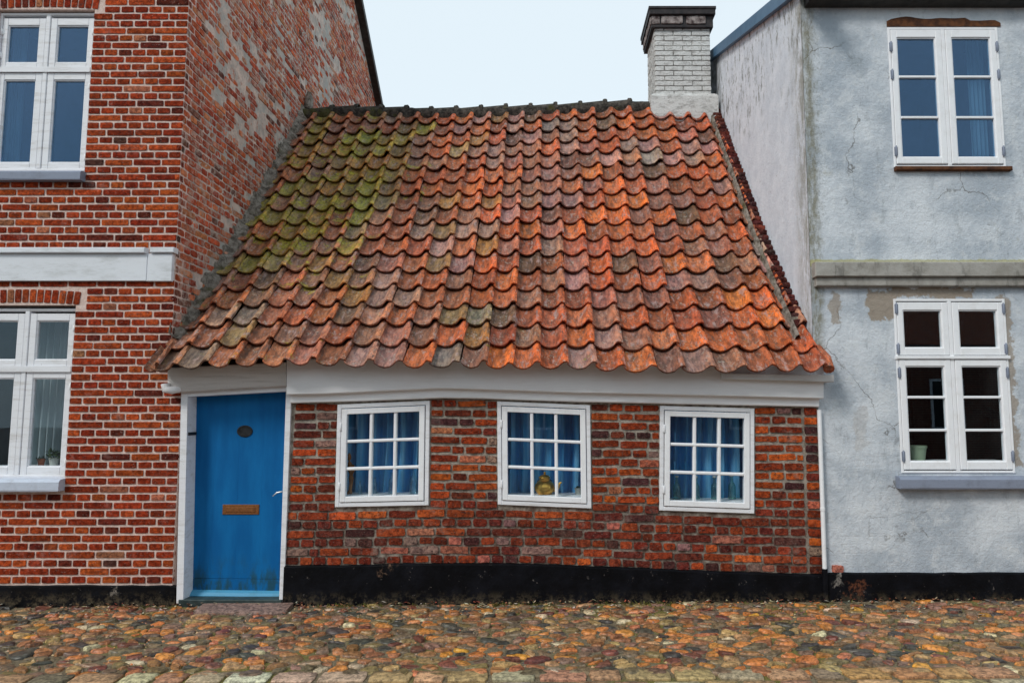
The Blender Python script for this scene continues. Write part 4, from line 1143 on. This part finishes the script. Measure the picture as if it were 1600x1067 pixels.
# rough mortar fillet where the roof meets the gable wall
v = []; f = []; NI, NJ = 110, 7
for i in range(NI + 1):
    t = lerp(.085, 1.03, i / NI); p = roofpt(XL, t); 
    wdt = (.085 + .05 * mn.noise((t * 22, 0, 0)) + .03 * mn.noise((t * 60, 4, 0))) * (.7 + .5 * min(1, t * 3)); hgt = .11 + .07 * mn.noise((t * 17, 5, 0)) + .04 * mn.noise((t * 55, 9, 0))
    for j in range(NJ + 1):
        u = j / NJ; a = u * math.pi / 2
        q = Vector((XL - .01 + wdt * (1 - math.cos(a)) * 1.0 + .0, 0, 0)); hh = hgt * (1 - math.sin(a)) + .035
        n_ = .02 * mn.noise((t * 70, u * 3, 7))
        v.append(Vector((q.x + n_, p.y, p.z)) + Vector((0, -.75, .66)) * (hh + n_ - (.06 if j == NJ else 0)))
        if i < NI and j < NJ:
            a_ = i * (NJ + 1) + j; f.append((a_, a_ + 1, a_ + NJ + 2, a_ + NJ + 1))
add('mortar_fillet', v, f, FILLET, roof, True)
p = roofpt(XL, 1.02); mb = MB(); mb.tube([p + Vector((.04, -.03, .0)), p + Vector((.05, 0, .16)), p + Vector((.045, .0, .26))], [.07, .06, .03], 8); mb.obj('fillet_end', FILLET, roof, True)
# stepped brick verge along the rendered house
BV = Bricks(BRICK_B, .004, 'verge'); PAL_V = [(3, (.11, .03, .028)), (2, (.07, .028, .03)), (1, (.20, .05, .035))]
k = 0; z = 2.36
prof = lambda zq: interp(zq, [(roofpt(2.2, t).z, roofpt(2.2, t).y) for t in np.linspace(0, 1, 30)])
while z < ridgeZ(2.2) - .02:
    y = prof(z) - .11
    BV.put(Vector((2.245, y, z)), .112 + random.uniform(-.012, .01), .054, pick(PAL_V), None, random.uniform(-.008, .012), random.uniform(-.07, .07)); z += .066
for kind, kk, M, col, _ in BV.items:
    M2 = M @ Matrix.Diagonal((1, 6.0, 1, 1)); inst('verge_brick', BV.T[kind][kk][2], M2, roof, col)
v = []; f = []
for i in range(61):
    t = lerp(.085, 1.0, i / 60)
    for j, (dx, dn) in enumerate(((2.155, .0), (2.165, .06), (2.185, .075), (2.20, .04), (2.28, -.05))):
        p = roofpt(2.2, t); n_ = .01 * mn.noise((t * 60, j, 3)); v.append(Vector((dx + n_, p.y, p.z)) + Vector((0, -.75, .66)) * (dn + n_))
        if i < 60 and j < 4: a = i * 5 + j; f.append((a, a + 1, a + 6, a + 5))
add('verge_mortar', v, f, FILLET, roof, True)
c_ = PX(1240, 506, 2.25); mb = MB(); L_ = []
for yy, rr in ((-.14, .7), (-.13, .95), (-.09, 1), (.12, 1)):
    L_.append([(2.235 + .062 * rr * math.copysign(abs(math.cos(a)) ** .6, math.cos(a)), c_.y + yy, c_.z + .052 * rr * math.copysign(abs(math.sin(a)) ** .6, math.sin(a))) for a in np.linspace(0, 2 * math.pi, 13)[:-1]])
mb.loops(L_); mb.obj('verge_end', FILLET, roof, True)

# ------------------------------------------------------------------ chimney
YC = 2.86
a = PY(1024, 148, YC); b = PY(1112, 148, YC); t = PY(1060, 46, YC); base = PY(1060, 176, YC)
cx0, cx1, cz1 = a.x, b.x, t.z; cd = .62
mb = MB(); mb.box(cx0 + .006, cx1 - .006, YC + .006, YC + cd - .006, base.z - .5, cz1 + .1); chim = mb.obj('chimney', M_simple('sooty_joint', (.16, .15, .14), (.52, .50, .47), 9, .95, .8, .01, .05), cot)
BC = Bricks(CHIM, .0035, 'white'); z = a.z - .02; n = 0
BC_items = []
while z < cz1 - .02:
    x = cx0 + (0 if n % 2 == 0 else -.12)
    while x < cx1 - .01:
        x0, x1 = max(x, cx0) + .004, min(x + .245, cx1) - .004
        if x1 - x0 > .04: BC.put(Vector(((x0 + x1) / 2, YC, z + .034)), x1 - x0, .060, (1, 1, 1), None, random.uniform(0, .007), random.uniform(-.012, .012))
        x += .245
    y = YC + (0 if n % 2 else -.12)
    while y < YC + cd - .01:
        y0, y1 = max(y, YC) + .004, min(y + .245, YC + cd) - .004
        if y1 - y0 > .04: BC.put(Vector((cx0, (y0 + y1) / 2, z + .034)), y1 - y0, .060, (1, 1, 1), Matrix.Rotation(rad(-90), 4, 'Z'), random.uniform(0, .006), 0)
        y += .245
    z += .0685; n += 1
BC.flush(chim, 300, 'chimney_brick')
# flared base
mb = MB(); xa, xb = PY(1017, 165, YC - .05).x, PY(1122, 165, YC - .05).x
L_ = []
for z, g1 in ((base.z - .45, .0), (a.z - .05, .0), (a.z - .02, .015), (a.z, .045)):
    L_.append([(xa + g1, YC - .07 + g1, z), (xb - g1, YC - .07 + g1, z), (xb - g1, YC + cd + .07 - g1, z), (xa + g1, YC + cd + .07 - g1, z)])
mb.loops(L_[::-1]); mb.obj('chimney_foot', CHIM, chim)
# corbel course and cap
zc0, zc1 = PY(1060, 38, YC - .06).z, PY(1060, 24, YC - .06).z
mb = MB(); mb.box(cx0 - .045, cx1 + .03, YC - .045, YC + cd + .04, zc0 - .035, zc0, .004); mb.obj('drip_course', CAPM, chim)
BK = Bricks(CORB, .004, 'corbel')
x = cx0 - .055
for wd in (.13, .30, .03, .27):
    if wd > .05: BK.put(Vector((x + wd / 2, YC - .055, (zc0 + zc1) / 2 - .0)), wd - .014, (zc1 - zc0) * .92, (1, 1, 1), None, random.uniform(0, .01))
    x += wd
y = YC - .05
while y < YC + cd: BK.put(Vector((cx0 - .06, y + .12, (zc0 + zc1) / 2)), .225, (zc1 - zc0) * .92, (1, 1, 1), Matrix.Rotation(rad(-90), 4, 'Z'), 0); y += .24
BK.flush(chim, 300, 'corbel_brick')
mb = MB(); mb.box(cx0 - .05, cx1 + .03, YC - .04, YC + cd + .05, zc0, zc1); mb.obj('corbel_core', CAPM, chim)
zt = PY(1060, 9, YC - .1).z
mb = MB(); mb.box(cx0 - .075, cx1 + .055, YC - .085, YC + cd + .09, zc1, zc1 + .07, .006); mb.box(cx0 - .083, cx1 + .063, YC - .095, YC + cd + .10, zc1 + .07, zt, .006); mb.obj('chimney_cap', CAPM, chim)

# ------------------------------------------------------------------ rendered house at the right
right = empty('rendered_house', (5.6, 0, 0), 'pale blue-grey rendered house on the right with a black base and white casement windows', 'house')
XS = 2.305; x_u0 = Xc(1388, 45) - .012; x_u1 = Xc(1558, 42) + .0; 
ux0, ux1 = Xc(1386, 45), Xc(1557, 42); lx0, lx1 = Xc(1395, 467), Xc(1568.5, 467)
uz0, uz1 = Zc(1480, 262), Zc(1480, 43); lz0, lz1 = Zc(1480, 739), Zc(1480, 467)
UH2 = rect(ux0, ux1, uz0, uz1); LH2 = rect(lx0, lx1, lz0, lz1)
outer = [(XR + .002, -.2), (9.5, -.2), (9.5, 5.6), (XS, 5.6), (XS, 1.9), (XR + .002, 1.9)]
rwall = holed_wall('wall', outer, [UH2, LH2], -.002, PLASTER, right, .14)
v = [(XS - .004, -.001, 1.92), (XS - .004, 9, 1.92), (XS - .004, 9, 8.0), (XS - .004, 6.2, 7.3), (XS - .004, 3.14, 6.34), (XS - .004, -.001, 5.34)]
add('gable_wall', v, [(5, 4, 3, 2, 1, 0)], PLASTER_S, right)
# zinc verge and roof
A = PX(1240, 0, XS); B = PX(1115, 95, XS); d = (B - A).normalized(); A0 = A - d * .55; B0 = B + d * 2.6
u_ = Vector((0, -d.z, d.y))
segs = np.linspace(0, 1, 9)
for i in range(8):
    p, q = lerp(A0, B0, segs[i]), lerp(A0, B0, segs[i + 1]) - d * .004; mb = MB()
    for off, hh, x0, x1 in ((0, .12, XS - .06, XS + .10),):
        mb.loops([[(x0, p.y, p.z) , (x1, p.y, p.z), (x1, p.y + u_.y * hh, p.z + u_.z * hh), (x0, p.y + u_.y * hh, p.z + u_.z * hh)],
                  [(x0, q.y, q.z), (x1, q.y, q.z), (x1, q.y + u_.y * hh, q.z + u_.z * hh), (x0, q.y + u_.y * hh, q.z + u_.z * hh)]])
    mb.obj('verge_flashing', ZINC, right)
mb = MB(); p, q = A0 + u_ * .06 + d * .3, B0
mb.loops([[(XS + .1, p.y, p.z), (9.5, p.y, p.z), (9.5, p.y, p.z + .05), (XS + .1, p.y, p.z + .05)], [(XS + .1, q.y, q.z), (9.5, q.y, q.z), (9.5, q.y, q.z + .05), (XS + .1, q.y, q.z + .05)]]); mb.obj('roof', DARKWOOD, right)
z = PY(1400, 7, -.06).z
mb = MB(); mb.box(XS + .03, 9.5, -.12, .06, z, z + .25, .01); mb.obj('eave_board', DARKWOOD, right)
# cornice
mb = MB(); xa = Xc(1268, 420)
mb.box(xa, 9.5, -.085, .02, PY(1400, 432, -.085).z, PY(1400, 409, -.085).z, .008); c1 = mb.obj('cornice', CORN, right)
mb = MB(); mb.box(xa + .015, 9.5, -.055, .02, PY(1400, 447, -.055).z, PY(1400, 432, -.085).z - .0, .008); mb.obj('lower_moulding', CORN, c1)
# plinth
mb = MB(); L_ = []
for px in np.linspace(1293, 2000, 34):
    p = PY(px, 894.5 + random.uniform(-.7, .7), -.02); e = random.uniform(0, .004); L_.append([(p.x, .02, -.2), (p.x, -.03, -.2), (p.x, -.024 - e, p.z - .012), (p.x, -.016, p.z - .002), (p.x, .02, p.z + .002)])
mb.loops(L_); mb.obj('plinth', BLACK, right)
p = PY(1309, 888.5, -.01); BB2.put(Vector((p.x, -.002, p.z)), .10, .062, (.5, .17, .13), None, .012, .03); BB2.flush(rwall, 9)
# windows of the rendered house
def rwin(x0, x1, zs, bars, tr, glass):
    """zs: frame top/bottom; list of sash rows (top, glass top, glass bottom, bottom)"""
    ft, fb, rows = zs; y = -.012; mb = MB(); ring(mb, x0, x1, fb, ft, .020, y, y + .09, .003); xm = (x0 + x1) / 2
    mb.box(xm - .016, xm + .016, y, y + .09, fb + .02, ft - .02, .003)
    if tr: mb.box(x0 - .008, x1 + .01, y - .016, y + .09, tr[0], tr[1], .004)
    win = mb.obj('window', WHITE, right)
    for r_, (t, g1, g0, b) in enumerate(rows):
        for sg in (-1, 1):
            a, c = (xm + .019, x1 - .023) if sg > 0 else (x0 + .023, xm - .019)
            gi, go = .052, .050
            ga, gb = (a + gi, c - go) if sg > 0 else (a + go, c - gi)
            casement(win, a, c, b, t, ga, gb, g0, g1, y - .004, WHITE, glass, bars[r_])
            xh = c + .004 if sg > 0 else a - .004
            n_ = (.12, .88) if len(rows) == 2 else (.09, .66, .87)
            for u in n_: hinge(win, xh, lerp(b, t, u), y - .008, SILLW, .10)
    return win
Z2 = lambda py: PY(1480, py, -.012).z
w3 = rwin(ux0, ux1, (Z2(43), Z2(262), [(Z2(47), Z2(59), Z2(246), Z2(256))]), [[Z2(183.5), Z2(120)]], None, SKYGLASS)
w4 = rwin(lx0, lx1, (Z2(467), Z2(739), [(Z2(472.5), Z2(484.5), Z2(543.5), Z2(555)), (Z2(562), Z2(572), Z2(721), Z2(733.5))]), [[], [Z2(672), Z2(620.5)]], (Z2(561), Z2(556)), GLASS)
curtain('curtain', ux1 - .13, ux1 + .02, uz0, uz1 + .05, .26, .018, 4, SHEER, 'pale curtain at the right edge of the upper window in the rendered house', seed=5)
curtain('curtain', wx0 - .02, wx0 + .10, uw['z0'], uw['z1'] + .05, .26, .018, 4, SHEER, 'pale curtain at the left edge of the upper window in the tall brick house', seed=6)
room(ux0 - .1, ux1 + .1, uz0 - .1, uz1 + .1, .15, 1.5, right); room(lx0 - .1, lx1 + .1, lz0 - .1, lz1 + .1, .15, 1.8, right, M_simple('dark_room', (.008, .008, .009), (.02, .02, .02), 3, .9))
inner_sill(w4, lx0 + .01, lx1 - .01, Z2(721) - .0, .26, .08)
pt = empty('flower_pot', (PY(1433, 719, .17).x, .17, Z2(721)), 'empty sage green pot behind the lower window of the rendered house', 'pot')
mb = MB(); mb.lathe([(.001, 0), (.062, 0), (.078, .105), (.084, .106), (.084, .125), (.074, .125), (.066, .02), (.001, .02)], 20); mb.obj('pot_body', GREENPOT, pt, True, local=True)
# brick lintel, sills
mb = MB(); L_ = []
for i, px in enumerate(np.linspace(1385, 1562, 24)):
    tp = PY(px, 29 + 4 * mn.noise((px * .03, 0, 0)) + (3 if i in (0, 23) else 0) + (4 if px > 1515 else 0)).z; x = Xc(px, 35); L_.append([(x, -.001, uz1 + .002), (x, -.010, uz1 + .002), (x, -.012, lerp(uz1, tp, .7)), (x, -.003, tp), (x, .03, tp)])
mb.loops(L_); mb.obj('window_lintel', RUST, right)
mb = MB(); mb.box(ux0 - .002, ux1 + .035, -.045, .02, PY(1480, 266, -.04).z, uz0 - .001, .006); mb.obj('window_sill', RUST, right)
sill(1480, 0, 743, 764, right, SILLW, .09, Xc(1399, 750), 5.3)
# street lamp glow-free extras: ragged weeds and leaf litter at the foot of the walls
mb = MB(); lit = MB()
for k in range(260):
    px_ = random.choice([random.gauss(560, 40), random.gauss(790, 30), random.uniform(440, 1400), random.gauss(1000, 40), random.uniform(160, 280)]); x = Xc(px_, 940); y = -abs(random.gauss(.02, .02)) - .03
    z = gz(x, y); n_ = random.randint(2, 4)
    for i in range(n_):
        h = random.uniform(.01, .04); a = random.uniform(-1, 1) * h; b = random.uniform(-.02, 0); r = random.uniform(.0015, .004)
        mb.add([(x - r, y, z), (x + r, y, z), (x + a * .6 + r, y + b, z + h * .6), (x + a * .6 - r, y + b, z + h * .6), (x + a, y + b * 2, z + h)], [(0, 1, 2, 3), (3, 2, 4)])
props(mb.obj('weeds', SPRIG, None), 'thin green and straw weeds growing along the foot of the black plinth', 'weeds', kind='stuff')
PAL_L = [(3, (.35, .15, .08)), (2, (.45, .35, .22)), (1, (.6, .55, .45)), (2, (.15, .08, .04)), (1.4, (.4, .09, .05))]
for k in range(1100):
    x = random.uniform(-4.6, 4.2); y = -.02 - abs(random.gauss(0, .16)); r = random.uniform(.004, .016); z = gz(x, y) + .024 * math.exp(-(y / .1) ** 2) + random.uniform(.004, .016); a = random.uniform(0, 6.3); t = random.uniform(-.5, .5)
    q = [(math.cos(a + i * 1.57) * r * (1.7 if i % 2 else .8), math.sin(a + i * 1.57) * r * (1.7 if i % 2 else .8)) for i in range(4)]
    lit.add([(x + X, y + Y, z + t * X + abs(Y) * .4) for X, Y in q], [(0, 1, 2, 3)], pick(PAL_L))
props(lit.obj('leaf_litter', CHIP, None), 'brown leaf scraps and chips lying along the foot of the walls', 'litter', kind='stuff')

# ------------------------------------------------------------------ the other side of the street, seen in the panes
opp = empty('terraced_house', (1.0, -15, 0), 'red brick house across the street, mirrored in the window panes', 'house')
Rm = Matrix.Rotation(math.pi, 4, 'Z')
def M_far():
    g = NG('far_brick'); bt = g.n('ShaderNodeTexBrick'); bt.inputs['Scale'].default_value = 1; bt.inputs['Brick Width'].default_value = .25; bt.inputs['Row Height'].default_value = .07
    bt.inputs['Color1'].default_value = (.22, .05, .025, 1); bt.inputs['Color2'].default_value = (.13, .03, .02, 1); bt.inputs['Mortar'].default_value = (.3, .25, .2, 1); bt.inputs['Mortar Size'].default_value = .008
    g.L(g.mapv((1, 1, 1), (0, 0, 0), (rad(-90), 0, 0)), bt.inputs['Vector']); return g.fin(bt.outputs['Color'], .9)
FAR = M_far(); yo = -15.0
mb = MB(); mb.v = [Vector(p) for p in [(14, yo, 0), (-14, yo, 0), (-14, yo, 3.6), (14, yo, 3.6)]]; mb.f = [(0, 1, 2, 3)]; mb.t = [(1, 1, 1)] * 4
mb.v += [Vector((p.x, yo - 8, p.z)) for p in mb.v[:4]]; mb.t += [(1, 1, 1)] * 4; mb.f += [(5, 4, 7, 6), (1, 5, 6, 2), (4, 0, 3, 7)]
mb.obj('wall', FAR, opp)
mb = MB(); mb.loops([[(14.2, yo + .3, 3.5), (14.2, yo - 4, 7.0), (14.2, yo - 8.3, 3.5)], [(-14.2, yo + .3, 3.5), (-14.2, yo - 4, 7.0), (-14.2, yo - 8.3, 3.5)]]); o = mb.obj('roof', TILE, opp); o.color = (.35, .1, .05, 1)
mb = MB(); mb.box(-14, 14, yo, yo + .14, 3.35, 3.5); mb.obj('gutter', WHITE, opp)
for i in range(9):
    x = -12 + i * 3; mb = MB(); ring(mb, x - .5, x + .5, 1.0, 2.5, .07, yo - .02, yo + .03, 0.0); mb.box(x - .03, x + .03, yo - .02, yo + .03, 1.07, 2.43); mb.box(x - .43, x + .43, yo - .02, yo + .03, 1.9, 1.95)
    wn = mb.obj('window', WHITE, opp); mb = MB(); mb.box(x - .43, x + .43, yo, yo + .006, 1.07, 2.43); mb.obj('pane', IRON, wn)
